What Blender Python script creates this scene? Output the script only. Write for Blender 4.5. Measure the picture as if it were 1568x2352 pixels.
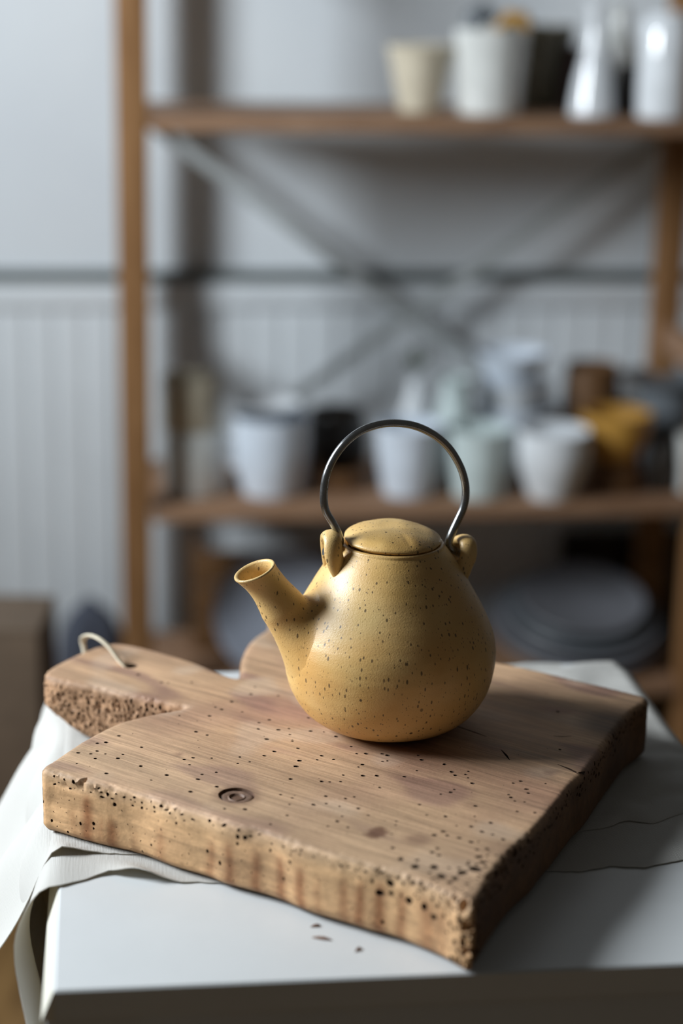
import bpy, bmesh, math, random
import numpy as np
from math import sin, cos, pi, radians, sqrt, atan2
from mathutils import Vector, Matrix, noise
from mathutils.geometry import delaunay_2d_cdt

random.seed(7)
for o in list(bpy.data.objects):
    bpy.data.objects.remove(o)
scn = bpy.context.scene
COL = scn.collection

# ------------------------------------------------------------------ camera
F = 4400.0
PITCH = radians(16.2); ROLL = 0.02
CAM = Vector((0, 0, 1.2))
FWD = Vector((0, cos(PITCH), -sin(PITCH)))
_r0 = Vector((1, 0, 0)); _u0 = Vector((0, sin(PITCH), cos(PITCH)))
RGT = _r0 * cos(ROLL) + _u0 * sin(ROLL)
UPV = _u0 * cos(ROLL) - _r0 * sin(ROLL)
cd = bpy.data.cameras.new('camera'); cam = bpy.data.objects.new('camera', cd); COL.objects.link(cam)
cd.sensor_fit = 'VERTICAL'; cd.sensor_height = 36.0; cd.sensor_width = 24.0
cd.lens = F / 2352 * 36
cam.matrix_world = Matrix(((RGT.x, UPV.x, -FWD.x, CAM.x), (RGT.y, UPV.y, -FWD.y, CAM.y),
                           (RGT.z, UPV.z, -FWD.z, CAM.z), (0, 0, 0, 1)))
cd.dof.use_dof = True; cd.dof.focus_distance = 1.265; cd.dof.aperture_fstop = 2.5
cd.clip_start = 0.02
scn.camera = cam

# ------------------------------------------------------------------ light
W = bpy.data.worlds.new('room_ambient'); scn.world = W; W.use_nodes = True
W.node_tree.nodes['Background'].inputs[0].default_value = (1.0, 0.96, 0.87, 1)
W.node_tree.nodes['Background'].inputs[1].default_value = 0.045
WIN_Y0, WIN_Y1, WIN_Z0, WIN_Z1, WIN_X = 0.92, 1.78, 1.22, 2.02, -1.60
al = bpy.data.lights.new('window_daylight', 'AREA'); al.shape = 'RECTANGLE'
al.size = WIN_Y1 - WIN_Y0 - 0.1; al.size_y = WIN_Z1 - WIN_Z0 - 0.1
al.energy = 84; al.color = (0.89, 0.955, 1.0)
alo = bpy.data.objects.new('window_daylight', al); COL.objects.link(alo)
alo.location = (WIN_X + 0.015, (WIN_Y0 + WIN_Y1) / 2, (WIN_Z0 + WIN_Z1) / 2)
alo.rotation_euler = Vector((1, 0, 0)).to_track_quat('-Z', 'Y').to_euler()

vs = scn.view_settings
vs.view_transform = 'Standard'; vs.look = 'None'; vs.gamma = 1.0; vs.use_curve_mapping = False
vs.exposure = 0.0

# ------------------------------------------------------------------ pixel -> place
def ray(x, y): return FWD + RGT * ((x - 784) / F) - UPV * ((y - 1176) / F)
def at_depth(x, y, d): return CAM + ray(x, y) * d
def on_z(x, y, z):
    q = ray(x, y); return CAM + q * ((z - CAM.z) / q.z)
def on_plane(x, y, P, n):
    q = ray(x, y); return CAM + q * ((P - CAM).dot(n) / q.dot(n))
def depth_of(P): return (P - CAM).dot(FWD)

POT = at_depth(890, 1655, 1.333)          # centre of the teapot's foot
Z_BOARD = POT.z                            # upper face of the board
BT = 0.044                                 # board thickness
Z_TABLE = Z_BOARD - BT - 0.0032
PSI = radians(7)                           # table and shelf stand turned by this much
TU = Vector((cos(PSI), sin(PSI), 0)); TV = Vector((-sin(PSI), cos(PSI), 0))
def tab(u, v, z): return TU * u + TV * v + Vector((0, 0, z))

# ------------------------------------------------------------------ helpers
def tag(o, label=None, cat=None, group=None, kind=None):
    if label: o['label'] = label
    if cat: o['category'] = cat
    if group: o['group'] = group
    if kind: o['kind'] = kind
    return o
def thing(name, loc, label, cat, group=None):
    o = bpy.data.objects.new(name, None); COL.objects.link(o); o.location = loc
    o.empty_display_size = 0.02
    return tag(o, label, cat, group)
def origin_of(p):
    v = Vector((0, 0, 0))
    while p: v += p.location; p = p.parent
    return v
def mesh_obj(name, verts, faces, mat, parent=None, smooth=True, sharp=40, loc=None):
    """verts in world coordinates; the object's origin is its parent's, or loc"""
    off = origin_of(parent) if parent else (Vector(loc) if loc is not None else Vector((0, 0, 0)))
    me = bpy.data.meshes.new(name)
    me.from_pydata([tuple(Vector(v) - off) for v in verts], [], faces)
    if smooth:
        me.polygons.foreach_set('use_smooth', [True] * len(me.polygons))
        me.set_sharp_from_angle(angle=radians(sharp))
    me.validate(); me.update()
    o = bpy.data.objects.new(name, me); COL.objects.link(o)
    if parent: o.parent = parent
    elif loc is not None: o.location = loc
    if mat:
        for m in (mat if isinstance(mat, (list, tuple)) else [mat]): me.materials.append(m)
    return o
def fix_normals(o):
    bm = bmesh.new(); bm.from_mesh(o.data); bmesh.ops.recalc_face_normals(bm, faces=bm.faces)
    bm.to_mesh(o.data); bm.free()
    return o
class MB:
    """collects shapes into one mesh"""
    def __init__(s): s.v = []; s.f = []
    def add(s, v, f):
        n = len(s.v); s.v += [Vector(q) for q in v]; s.f += [tuple(i + n for i in q) for q in f]; return s
    def box(s, c, ax, ay, az, h, bev=0.0):
        """box at c with unit axes and half sizes h, edges chamfered by bev"""
        c = Vector(c); ax = Vector(ax); ay = Vector(ay); az = Vector(az)
        if bev <= 0:
            P = [c + ax * (i * h[0]) + ay * (j * h[1]) + az * (k * h[2]) for k in (-1, 1) for j in (-1, 1) for i in (-1, 1)]
            return s.add(P, [(0, 2, 3, 1), (4, 5, 7, 6), (0, 1, 5, 4), (2, 6, 7, 3), (0, 4, 6, 2), (1, 3, 7, 5)])
        bm = bmesh.new(); bmesh.ops.create_cube(bm, size=2)
        for v in bm.verts: v.co = Vector((v.co.x * h[0], v.co.y * h[1], v.co.z * h[2]))
        bmesh.ops.bevel(bm, geom=list(bm.edges), offset=bev, segments=2, affect='EDGES', profile=0.6)
        bm.verts.ensure_lookup_table()
        P = [c + ax * v.co.x + ay * v.co.y + az * v.co.z for v in bm.verts]
        Fs = [tuple(v.index for v in f.verts) for f in bm.faces]; bm.free()
        return s.add(P, Fs)
    def lathe(s, prof, c, n=40, wob=None, close=False):
        c = Vector(c); P = []; Q = []
        for (r, z) in prof:
            for k in range(n):
                a = 2 * pi * k / n
                rr = r if wob is None else wob(r, a, z)
                P.append(c + Vector((rr * cos(a), rr * sin(a), z)))
        for i in range(len(prof) - 1):
            for k in range(n):
                k2 = (k + 1) % n
                Q.append((i * n + k, i * n + k2, (i + 1) * n + k2, (i + 1) * n + k))
        return s.add(P, Q)
    def rings(s, rings, cap0=False, cap1=False):
        n = len(rings[0]); P = [q for R in rings for q in R]; Q = []
        for i in range(len(rings) - 1):
            for k in range(n):
                k2 = (k + 1) % n
                Q.append((i * n + k, i * n + k2, (i + 1) * n + k2, (i + 1) * n + k))
        if cap0: Q.append(tuple(reversed(range(n))))
        if cap1: Q.append(tuple((len(rings) - 1) * n + k for k in range(n)))
        return s.add(P, Q)
    def tube(s, path, rad, n=14, flat=None, up=None):
        """sweep along path; rad number or list; flat=(normal half, binormal half) multipliers with up vector"""
        path = [Vector(p) for p in path]; R = []
        nrm = None
        for i, p in enumerate(path):
            t = (path[min(i + 1, len(path) - 1)] - path[max(i - 1, 0)]).normalized()
            if up is not None:
                nrm = (Vector(up) - t * Vector(up).dot(t)).normalized()
            elif nrm is None:
                nrm = t.orthogonal().normalized()
            else:
                nrm = (nrm - t * nrm.dot(t)).normalized()
            b = t.cross(nrm)
            r = rad[i] if isinstance(rad, (list, tuple)) else rad
            fa, fb = flat if flat else (1, 1)
            R.append([p + (nrm * cos(2 * pi * k / n) * fa + b * sin(2 * pi * k / n) * fb) * r for k in range(n)])
        return s.rings(R, True, True)
    def build(s, name, mat, parent=None, smooth=True, sharp=40, loc=None):
        return fix_normals(mesh_obj(name, s.v, s.f, mat, parent, smooth, sharp, loc))
def spline(pts, m=8, closed=False):
    """Catmull-Rom through points of any dimension"""
    P = [np.array(p, float) for p in pts]; n = len(P); out = []
    segs = n if closed else n - 1
    for i in range(segs):
        if closed: a, b, c, d = P[(i - 1) % n], P[i], P[(i + 1) % n], P[(i + 2) % n]
        else: a, b, c, d = P[max(i - 1, 0)], P[i], P[i + 1], P[min(i + 2, n - 1)]
        for k in range(m):
            t = k / m
            out.append(0.5 * ((2 * b) + (c - a) * t + (2 * a - 5 * b + 4 * c - d) * t * t + (3 * b - a - 3 * c + d) * t ** 3))
    if not closed: out.append(P[-1])
    return out
def sstep(a, b, x):
    t = min(1, max(0, (x - a) / (b - a))); return t * t * (3 - 2 * t)

# ------------------------------------------------------------------ materials
def srgb(r, g, b):
    f = lambda c: (c / 255) / 12.92 if c / 255 <= 0.04045 else ((c / 255 + 0.055) / 1.055) ** 2.4
    return (f(r), f(g), f(b), 1)
class NT:
    def __init__(s, name):
        s.m = bpy.data.materials.new(name); s.m.use_nodes = True
        s.t = s.m.node_tree; s.b = s.t.nodes['Principled BSDF']
        s.tc = s.t.nodes.new('ShaderNodeTexCoord')
    def n(s, typ, **kw):
        o = s.t.nodes.new('ShaderNode' + typ)
        for k, v in kw.items():
            if isinstance(k, str) and k in o.inputs: s.set(o, k, v)
            else: setattr(o, k, v)
        return o
    def set(s, o, k, v):
        if hasattr(v, 'is_output'): s.t.links.new(v, o.inputs[k])
        else: o.inputs[k].default_value = v
    def mapped(s, scale=(1, 1, 1), rot=(0, 0, 0), loc=(0, 0, 0), src='Object', typ='POINT'):
        mp = s.t.nodes.new('ShaderNodeMapping'); mp.vector_type = typ
        s.t.links.new(s.tc.outputs[src], mp.inputs[0])
        mp.inputs['Scale'].default_value = scale; mp.inputs['Rotation'].default_value = rot
        mp.inputs['Location'].default_value = loc
        return mp.outputs[0]
    def noise(s, vec, scale, detail=3, rough=0.55, dist=0.0):
        o = s.n('TexNoise'); s.t.links.new(vec, o.inputs['Vector'])
        o.inputs['Scale'].default_value = scale; o.inputs['Detail'].default_value = detail
        o.inputs['Roughness'].default_value = rough; o.inputs['Distortion'].default_value = dist
        return o.outputs[0]
    def voro(s, vec, scale, rnd=1.0, out='Distance'):
        o = s.n('TexVoronoi'); s.t.links.new(vec, o.inputs['Vector'])
        o.inputs['Scale'].default_value = scale; o.inputs['Randomness'].default_value = rnd
        return o.outputs[out]
    def ramp(s, fac, stops, interp='LINEAR'):
        o = s.n('ValToRGB'); s.t.links.new(fac, o.inputs[0]); cr = o.color_ramp; cr.interpolation = interp
        while len(cr.elements) < len(stops): cr.elements.new(0.5)
        for e, (p, c) in zip(cr.elements, stops):
            e.position = p; e.color = c if isinstance(c, (tuple, list)) else (c, c, c, 1)
        return o.outputs[0]
    def mix(s, fac, a, b, mode='MIX'):
        o = s.n('Mix'); o.data_type = 'RGBA'; o.blend_type = mode
        s.set(o, 0, fac); s.set(o, 6, a); s.set(o, 7, b)
        return o.outputs[2]
    def math(s, op, a, b=0.0, c=0.0):
        o = s.n('Math'); o.operation = op
        s.set(o, 0, a); s.set(o, 1, b); s.set(o, 2, c)
        return o.outputs[0]
    def bump(s, h, strength, dist=0.001, prev=None):
        o = s.n('Bump'); s.t.links.new(h, o.inputs['Height'])
        o.inputs['Strength'].default_value = strength; o.inputs['Distance'].default_value = dist
        if prev: s.t.links.new(prev, o.inputs['Normal'])
        return o.outputs[0]
    def out(s, color=None, rough=None, normal=None, metal=None, spec=None, **kw):
        for k, v in (('Base Color', color), ('Roughness', rough), ('Normal', normal), ('Metallic', metal), ('Specular IOR Level', spec)):
            if v is not None: s.set(s.b, k, v)
        for k, v in kw.items(): s.set(s.b, k, v)
        return s.m
def plain(name, col, rough=0.5, var=0.08, scale=30, spec=0.5, metal=0.0, bump=0.0):
    t = NT(name); v = t.mapped()
    n = t.noise(v, scale, 4)
    dark = tuple(c * (1 - var * 2) for c in col[:3]) + (1,)
    c = t.mix(t.ramp(n, [(0.35, 0.0), (0.7, 1.0)]), dark, col)
    nm = t.bump(t.noise(v, scale * 8, 3), bump, 0.001) if bump else None
    return t.out(c, rough, nm, metal, spec)

def m_glaze():
    t = NT('ochre_speckled_glaze'); v = t.mapped()
    base = t.mix(t.ramp(t.noise(v, 22, 3), [(0.35, 0.0), (0.68, 1.0)]), (0.62, 0.375, 0.115, 1), (0.71, 0.475, 0.19, 1))
    # orange blush low on the belly, greener bloom higher up
    blush = t.ramp(t.noise(t.mapped(loc=(0.31, 0.1, 0.02)), 13, 2), [(0.52, 0.0), (0.74, 1.0)])
    base = t.mix(t.math('MULTIPLY', blush, 0.5), base, (0.55, 0.27, 0.07, 1))
    green = t.ramp(t.noise(t.mapped(loc=(1.3, 0.7, 0.4)), 17, 2), [(0.55, 0.0), (0.75, 1.0)])
    base = t.mix(t.math('MULTIPLY', green, 0.3), base, (0.50, 0.42, 0.17, 1))
    # iron speckles drawn out a little by the running glaze
    def spots(scale, stretch, lo, hi, keep, off):
        vec = t.mapped((1, 1, stretch), loc=off)
        o = t.n('TexVoronoi'); t.t.links.new(vec, o.inputs['Vector']); o.inputs['Scale'].default_value = scale
        sel = t.n('SeparateColor'); t.t.links.new(o.outputs['Color'], sel.inputs[0])
        k = t.math('LESS_THAN', sel.outputs[0], keep)
        size = t.math('MULTIPLY_ADD', sel.outputs[1], hi - lo, lo)
        d = t.math('SUBTRACT', size, o.outputs['Distance'])
        d = t.math('MULTIPLY', d, 14.0)
        c = t.n('Clamp'); t.t.links.new(d, c.inputs[0])
        return t.math('MULTIPLY', c.outputs[0], k)
    s1 = spots(350, 0.42, 0.10, 0.31, 0.85, (0, 0, 0))
    s2 = spots(700, 0.55, 0.12, 0.32, 0.30, (0.2, 0.4, 0.1))
    clus = t.ramp(t.noise(t.mapped(loc=(0.7, 0.2, 0.9)), 30, 2), [(0.40, 0.25), (0.62, 1.0)])
    s3 = t.math('MULTIPLY', spots(150, 0.8, 0.08, 0.22, 0.12, (0.5, 0.1, 0.3)), clus)
    sp = t.math('MAXIMUM', t.math('MAXIMUM', t.math('MULTIPLY', s1, 0.85), t.math('MULTIPLY', s2, 0.6)), s3)
    geo = t.n('NewGeometry')
    worn = t.ramp(geo.outputs['Pointiness'], [(0.53, 0.0), (0.60, 1.0)])
    worn = t.math('MULTIPLY', worn, t.ramp(t.noise(v, 90, 3), [(0.35, 0.2), (0.65, 0.85)]))
    base = t.mix(worn, base, (0.26, 0.20, 0.13, 1))
    col = t.mix(sp, base, (0.085, 0.050, 0.018, 1))
    h = t.noise(v, 900, 3, 0.6)
    nm = t.bump(h, 0.30, 0.0006)
    nm = t.bump(t.noise(t.mapped((1, 1, 3)), 45, 2), 0.05, 0.003, nm)
    nm = t.bump(sp, -0.25, 0.0006, nm)
    return t.out(col, t.math('MULTIPLY_ADD', t.noise(v, 60, 3), 0.2, 0.34), nm, spec=0.65)

def m_steel():
    t = NT('brushed_steel'); v = t.mapped()
    return t.out((0.36, 0.37, 0.38, 1), t.math('MULTIPLY_ADD', t.noise(v, 200, 3), 0.2, 0.16),
                 t.bump(t.noise(v, 500, 2), 0.05, 0.0005), metal=1.0)

GRAIN = radians(-33.8)
def m_board():
    t = NT('worm_eaten_walnut')
    at = t.n('Attribute'); at.attribute_name = 'tone'
    v = t.mapped((1, 1 / 14, 1 / 14), rot=(0, 0, GRAIN), typ='TEXTURE')
    g1 = t.noise(v, 9, 5, 0.6, 0.6)
    v2 = t.mapped((1, 1 / 30, 1 / 6), rot=(0, 0, GRAIN), typ='TEXTURE')
    g2 = t.noise(v2, 22, 4, 0.7)
    c = t.mix(0.55, at.outputs['Color'], t.ramp(g1, [(0.30, 0.52), (0.70, 1.25)]), 'MULTIPLY')
    c = t.mix(0.42, c, t.ramp(g2, [(0.36, 0.45), (0.62, 1.2)]), 'MULTIPLY')
    iso = t.mapped()
    c = t.mix(0.35, c, t.ramp(t.noise(iso, 18, 4), [(0.3, (0.62, 0.52, 0.48, 1)), (0.65, (1.15, 1.12, 1.05, 1))]), 'MULTIPLY')
    nm = t.bump(g2, 0.25, 0.0008)
    nm = t.bump(t.noise(iso, 260, 4, 0.65), 0.30, 0.0008, nm)
    return t.out(c, t.math('MULTIPLY_ADD', g1, 0.2, 0.52), nm, spec=0.3)

def m_pine(name, dark, light, axis_scale, rough=0.55):
    t = NT(name)
    v = t.mapped(axis_scale)
    g = t.noise(v, 10, 4, 0.6, 0.4)
    c = t.ramp(g, [(0.32, dark), (0.68, light)])
    return t.out(c, rough, t.bump(g, 0.1, 0.001), spec=0.3)

def m_linen():
    t = NT('natural_linen')
    wu = t.n('TexWave'); wu.bands_direction = 'X'; wu.inputs['Scale'].default_value = 330; wu.inputs['Distortion'].default_value = 1.2
    wv = t.n('TexWave'); wv.bands_direction = 'Y'; wv.inputs['Scale'].default_value = 330; wv.inputs['Distortion'].default_value = 1.2
    uv = t.mapped(src='UV')
    t.t.links.new(uv, wu.inputs['Vector']); t.t.links.new(uv, wv.inputs['Vector'])
    w = t.math('ADD', wu.outputs['Fac'], wv.outputs['Fac'])
    slub = t.noise(t.mapped((1, 14, 1), src='UV'), 60, 3)
    slub2 = t.noise(t.mapped((14, 1, 1), src='UV'), 60, 3)
    c = t.mix(t.ramp(t.math('ADD', slub, slub2), [(0.42, 0.0), (0.62, 1.0)]), (0.53, 0.52, 0.49, 1), (0.64, 0.635, 0.615, 1))
    nm = t.bump(w, 0.25, 0.0004)
    nm = t.bump(t.math('ADD', slub, slub2), 0.25, 0.0008, nm)
    bs = t.b; bs.inputs['Roughness'].default_value = 0.95; bs.inputs['Specular IOR Level'].default_value = 0.1
    t.set(bs, 'Base Color', c); t.set(bs, 'Normal', nm)
    tr = t.n('BsdfTranslucent'); t.set(tr, 'Color', (0.70, 0.62, 0.46, 1))
    mx = t.n('MixShader'); mx.inputs[0].default_value = 0.28
    t.t.links.new(bs.outputs[0], mx.inputs[1]); t.t.links.new(tr.outputs[0], mx.inputs[2])
    t.t.links.new(mx.outputs[0], t.t.nodes['Material Output'].inputs[0])
    return t.m

def m_paint(name, col, rough=0.4):
    t = NT(name); v = t.mapped()
    n = t.noise(v, 14, 4)
    c = t.mix(t.ramp(n, [(0.3, 0.0), (0.7, 1.0)]), tuple(k * 0.95 for k in col[:3]) + (1,), col)
    scuff = t.ramp(t.noise(v, 90, 4, 0.7), [(0.71, 0.0), (0.78, 0.35)])
    c = t.mix(scuff, c, (0.45, 0.43, 0.40, 1))
    return t.out(c, rough, t.bump(t.noise(v, 160, 3), 0.05, 0.001), spec=0.4)

def m_plaster():
    t = NT('white_wall_paint'); v = t.mapped()
    n = t.noise(v, 4, 4)
    c = t.mix(t.ramp(n, [(0.3, 0.0), (0.7, 1.0)]), (0.76, 0.81, 0.86, 1), (0.83, 0.88, 0.92, 1))
    return t.out(c, 0.8, t.bump(t.noise(v, 60, 3), 0.1, 0.002), spec=0.2)

M_GLAZE = m_glaze(); M_STEEL = m_steel(); M_BOARD = m_board(); M_LINEN = m_linen()
M_TABLE = m_paint('white_table_paint', (0.62, 0.64, 0.65, 1), 0.38)
M_EDGE = m_paint('cream_edge_band', (0.66, 0.64, 0.56, 1), 0.5)
M_WALL = m_plaster()
M_WALLBOARD = m_paint('white_board_paint', (0.78, 0.83, 0.87, 1), 0.55)
M_RAIL = plain('dark_rail_tone', (0.10, 0.12, 0.118, 1), 0.6)  # plain dark tone for the thin strip above the wainscot
M_PINE_V = m_pine('stained_pine_upright', (0.20, 0.095, 0.036, 1), (0.33, 0.175, 0.075, 1), (9, 9, 0.8))
M_PINE_H = m_pine('stained_pine_shelf', (0.23, 0.125, 0.07, 1), (0.36, 0.215, 0.13, 1), (0.8, 9, 9))
M_FLOOR = m_pine('brown_floor_boards', (0.13, 0.07, 0.025, 1), (0.25, 0.145, 0.055, 1), (9, 0.8, 9), 0.45)
M_BRACE = plain('grey_brace_metal', (0.50, 0.54, 0.55, 1), 0.5, metal=0.1)
M_CREAM = plain('cream_glaze', (0.66, 0.60, 0.47, 1), 0.3)
M_WHITE = plain('white_glaze', (0.82, 0.86, 0.90, 1), 0.12, spec=0.9)
M_GREYW = plain('grey_white_glaze', (0.74, 0.76, 0.74, 1), 0.14, spec=0.9)
M_BLUEW = plain('bluish_white_glaze', (0.74, 0.82, 0.92, 1), 0.14, spec=0.9)
M_CELADON = plain('pale_celadon_glaze', (0.62, 0.72, 0.72, 1), 0.3)
M_OLIVE = plain('olive_brown_glaze', (0.14, 0.125, 0.085, 1), 0.35)
M_OXBLOOD = plain('oxblood_glaze', (0.05, 0.018, 0.014, 1), 0.3)
M_BLACK = plain('black_brown_glaze', (0.020, 0.016, 0.013, 1), 0.35)
M_MUSTARD = plain('mustard_glaze', (0.50, 0.27, 0.055, 1), 0.35)
M_SLATE = plain('slate_glaze', (0.16, 0.18, 0.20, 1), 0.4)
M_BROWN = plain('brown_stoneware', (0.15, 0.075, 0.03, 1), 0.45)
M_STONE = plain('grey_stoneware', (0.17, 0.175, 0.195, 1), 0.5)
M_CARD = plain('brown_cardboard', (0.15, 0.105, 0.07, 1), 0.8)
M_CORD = plain('cotton_cord', (0.78, 0.70, 0.54, 1), 0.9, bump=0.3, scale=120)
M_SPLINTER = plain('wood_splinter', (0.20, 0.09, 0.045, 1), 0.8)
M_LEAF = plain('dusty_green', (0.10, 0.13, 0.09, 1), 0.6)

# ------------------------------------------------------------------ the room
P_SHELF = at_depth(310, 900, 2.75)                    # on the shelf unit's front plane
SHELF_V = P_SHELF.dot(TV)
WALL_V = SHELF_V + 0.40
N_SHELF = -TV
P_WALL = tab(0, WALL_V, 0)
RAIL_Z = on_plane(1000, 618, P_WALL, N_SHELF).z

m = MB(); m.box(tab(0.2, WALL_V + 0.05, 1.3), TU, TV, (0, 0, 1), (2.3, 0.05, 1.3))
wall_back = tag(m.build('wall_back', M_WALL, smooth=False), kind='structure')
# vertical boards of the wainscot
bw = 0.046; n0 = -14; n1 = 30
bm_v = None
for i in range(n0, n1):
    m = MB(); m.box(tab(0.02 + i * bw, WALL_V - 0.007, (RAIL_Z - 0.02) / 2), TU, TV, (0, 0, 1), (bw / 2 - 0.0006, 0.007, (RAIL_Z - 0.02) / 2), 0.0016)
    m.build('wall_board', M_WALLBOARD, wall_back)
m = MB(); m.box(tab(0.3, WALL_V - 0.010, RAIL_Z - 0.010), TU, TV, (0, 0, 1), (1.2, 0.010, 0.009), 0.002)
tag(m.build('trim_1', M_RAIL), kind='structure')
m = MB(); m.box(tab(0.3, WALL_V - 0.012, RAIL_Z - 0.040), TU, TV, (0, 0, 1), (1.2, 0.012, 0.020), 0.002)
tag(m.build('trim_2', M_WALLBOARD), kind='structure')

# floor of boards
m = MB(); m.box((0.2, 1.3, -0.03), (1, 0, 0), (0, 1, 0), (0, 0, 1), (2.4, 2.6, 0.02))
floor = tag(m.build('floor', M_FLOOR, smooth=False), kind='structure')
for i in range(22):
    m = MB(); m.box((-1.53 + i * 0.16, 1.3, -0.005), (1, 0, 0), (0, 1, 0), (0, 0, 1), (0.0785, 2.6, 0.005), 0.0015)
    m.build('floor_board', M_FLOOR, floor)
# left wall with the window the light comes through
m = MB()
ZT = 2.6; y0, y1 = -1.2, 3.4
for (a, b, c, d) in ((y0, WIN_Y0, 0, ZT), (WIN_Y1, y1, 0, ZT), (WIN_Y0, WIN_Y1, 0, WIN_Z0), (WIN_Y0, WIN_Y1, WIN_Z1, ZT)):
    m.box((WIN_X - 0.08, (a + b) / 2, (c + d) / 2), (1, 0, 0), (0, 1, 0), (0, 0, 1), (0.08, (b - a) / 2, (d - c) / 2))
tag(m.build('wall_left', M_WALL, smooth=False), kind='structure')
wf = MB()
for (a, b, c, d) in ((WIN_Y0, WIN_Y1, WIN_Z0, WIN_Z0 + .05), (WIN_Y0, WIN_Y1, WIN_Z1 - .05, WIN_Z1), (WIN_Y0, WIN_Y0 + .05, WIN_Z0 + .05, WIN_Z1 - .05), (WIN_Y1 - .05, WIN_Y1, WIN_Z0 + .05, WIN_Z1 - .05)):
    wf.box((WIN_X - 0.08, (a + b) / 2, (c + d) / 2), (1, 0, 0), (0, 1, 0), (0, 0, 1), (0.03, (b - a) / 2, (d - c) / 2), 0.004)
win = tag(wf.build('window_1', M_WALLBOARD), kind='structure')
gl = NT('window_glass'); gl.out((0.9, 0.95, 0.95, 1), 0.05, **{'Transmission Weight': 1.0})
m = MB(); m.box((WIN_X - 0.08, (WIN_Y0 + WIN_Y1) / 2, (WIN_Z0 + WIN_Z1) / 2), (1, 0, 0), (0, 1, 0), (0, 0, 1), (0.003, (WIN_Y1 - WIN_Y0) / 2 - .05, (WIN_Z1 - WIN_Z0) / 2 - .05))
m.build('pane', gl.m, win, smooth=False)
# ------------------------------------------------------------------ shelving unit
u_post = P_SHELF.dot(TU)
z_top = on_plane(900, 288, P_SHELF, N_SHELF).z + 0.009
z_mid = on_plane(900, 1178, P_SHELF, N_SHELF).z + 0.009
z_bot = on_plane(1500, 1585, P_SHELF, N_SHELF).z + 0.009
SH_D = 0.30; U_R = u_post + 0.86
su = thing('shelf_unit', tab(u_post + 0.43, SHELF_V + SH_D / 2, 0), 'stained pine shelf unit with cross brace holding pottery by white wall', 'shelf unit')
for (uu, vv) in ((u_post, SHELF_V + 0.022), (u_post, SHELF_V + SH_D - 0.01), (U_R, SHELF_V + 0.022), (U_R, SHELF_V + SH_D - 0.01)):
    m = MB(); m.box(tab(uu, vv, 0.9), TU, TV, (0, 0, 1), (0.022, 0.022, 0.9), 0.003)
    m.build('post', M_PINE_V, su)
for zz in (z_top, z_mid, z_bot):
    m = MB(); m.box(tab((u_post + U_R) / 2, SHELF_V + SH_D / 2, zz - 0.010), TU, TV, (0, 0, 1), ((U_R - u_post) / 2 - 0.024, SH_D / 2 - 0.003, 0.010), 0.003)
    m.build('shelf_board', M_PINE_H, su)
for uu in (u_post, U_R):
    for zz in (0.10, 0.62, 1.30):
        m = MB(); m.box(tab(uu, SHELF_V + SH_D / 2 + 0.006, zz), TU, TV, (0, 0, 1), (0.011, SH_D / 2 - 0.042, 0.022), 0.002)
        m.build('side_rail', M_PINE_H, su)
vb = SHELF_V + SH_D + 0.016
pb = tab(0, vb, 0)
for (a, b) in (((470, 375), (1290, 985)), ((690, 900), (1300, 470))):
    A = on_plane(*a, pb, N_SHELF); B = on_plane(*b, pb, N_SHELF)
    # run the strap on to the rear posts
    du = (B - A).dot(TU)
    def ext(u): return A + (B - A) * ((u - A.dot(TU)) / du)
    A2 = ext(u_post + 0.01); B2 = ext(U_R - 0.01)
    ax = (B2 - A2).normalized(); m = MB()
    m.box((A2 + B2) / 2 + TV * (0.002 if a[1] < 500 else -0.002), ax, TV, ax.cross(TV), ((B2 - A2).length / 2, 0.0012, 0.009))
    m.build('cross_brace', M_BRACE, su)

# ------------------------------------------------------------------ table
U0, U1, V0, V1 = -0.037, 0.406, 0.964, 1.450
tb = thing('side_table', tab((U0 + U1) / 2, (V0 + V1) / 2, 0), 'small white painted table carrying the board and linen cloth', 'table')
SLAB = 0.018
P = []
for (dz, grow) in ((0, 0.0), (-0.0012, 0.0015), (-SLAB, 0.0015)):
    for (u, v) in ((U0 - grow, V0 - grow), (U1 + grow, V0 - grow), (U1 + grow, V1 + grow), (U0 - grow, V1 + grow)):
        P.append(tab(u, v, Z_TABLE + dz))
Q = [(0, 1, 2, 3), (11, 10, 9, 8)]
for i in range(2):
    for k in range(4):
        Q.append((i * 4 + k, (i + 1) * 4 + k, (i + 1) * 4 + (k + 1) % 4, i * 4 + (k + 1) % 4))
fix_normals(mesh_obj('table_top', P, Q, M_TABLE, tb, smooth=False))
# the pale edge band of the left side, leaning outwards towards its foot
P = [tab(U0 - 0.0016, V0 - .002, Z_TABLE - .001), tab(U0 - 0.0016, V1, Z_TABLE - .001), tab(U0 - 0.0085, V1, Z_TABLE - 0.0185), tab(U0 - 0.0085, V0 - .002, Z_TABLE - 0.0185),
     tab(U0 - 0.001, V0 - .002, Z_TABLE - .0185), tab(U0 - 0.001, V1, Z_TABLE - .0185)]
fix_normals(mesh_obj('edge_band', P, [(0, 1, 2, 3), (3, 2, 5, 4), (0, 3, 4), (1, 5, 2), (0, 4, 5, 1)], M_EDGE, tb, smooth=False))
ins = 0.0015
for (c, h) in (((U0 + U1) / 2, 0), ((U0 + U1) / 2, 1)):
    v = V0 + ins + 0.009 if h == 0 else V1 - ins - 0.009
    m = MB(); m.box(tab(c, v, Z_TABLE - SLAB - 0.055), TU, TV, (0, 0, 1), ((U1 - U0) / 2 + 0.006, 0.009, 0.0545), 0.001)
    m.build('apron', M_TABLE, tb)
for u in (U0 + 0.012, U1 - 0.012):
    m = MB(); m.box(tab(u, (V0 + V1) / 2, Z_TABLE - SLAB - 0.055), TU, TV, (0, 0, 1), (0.009, (V1 - V0) / 2 - 0.022, 0.0545), 0.001)
    m.build('apron', M_TABLE, tb)
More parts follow.
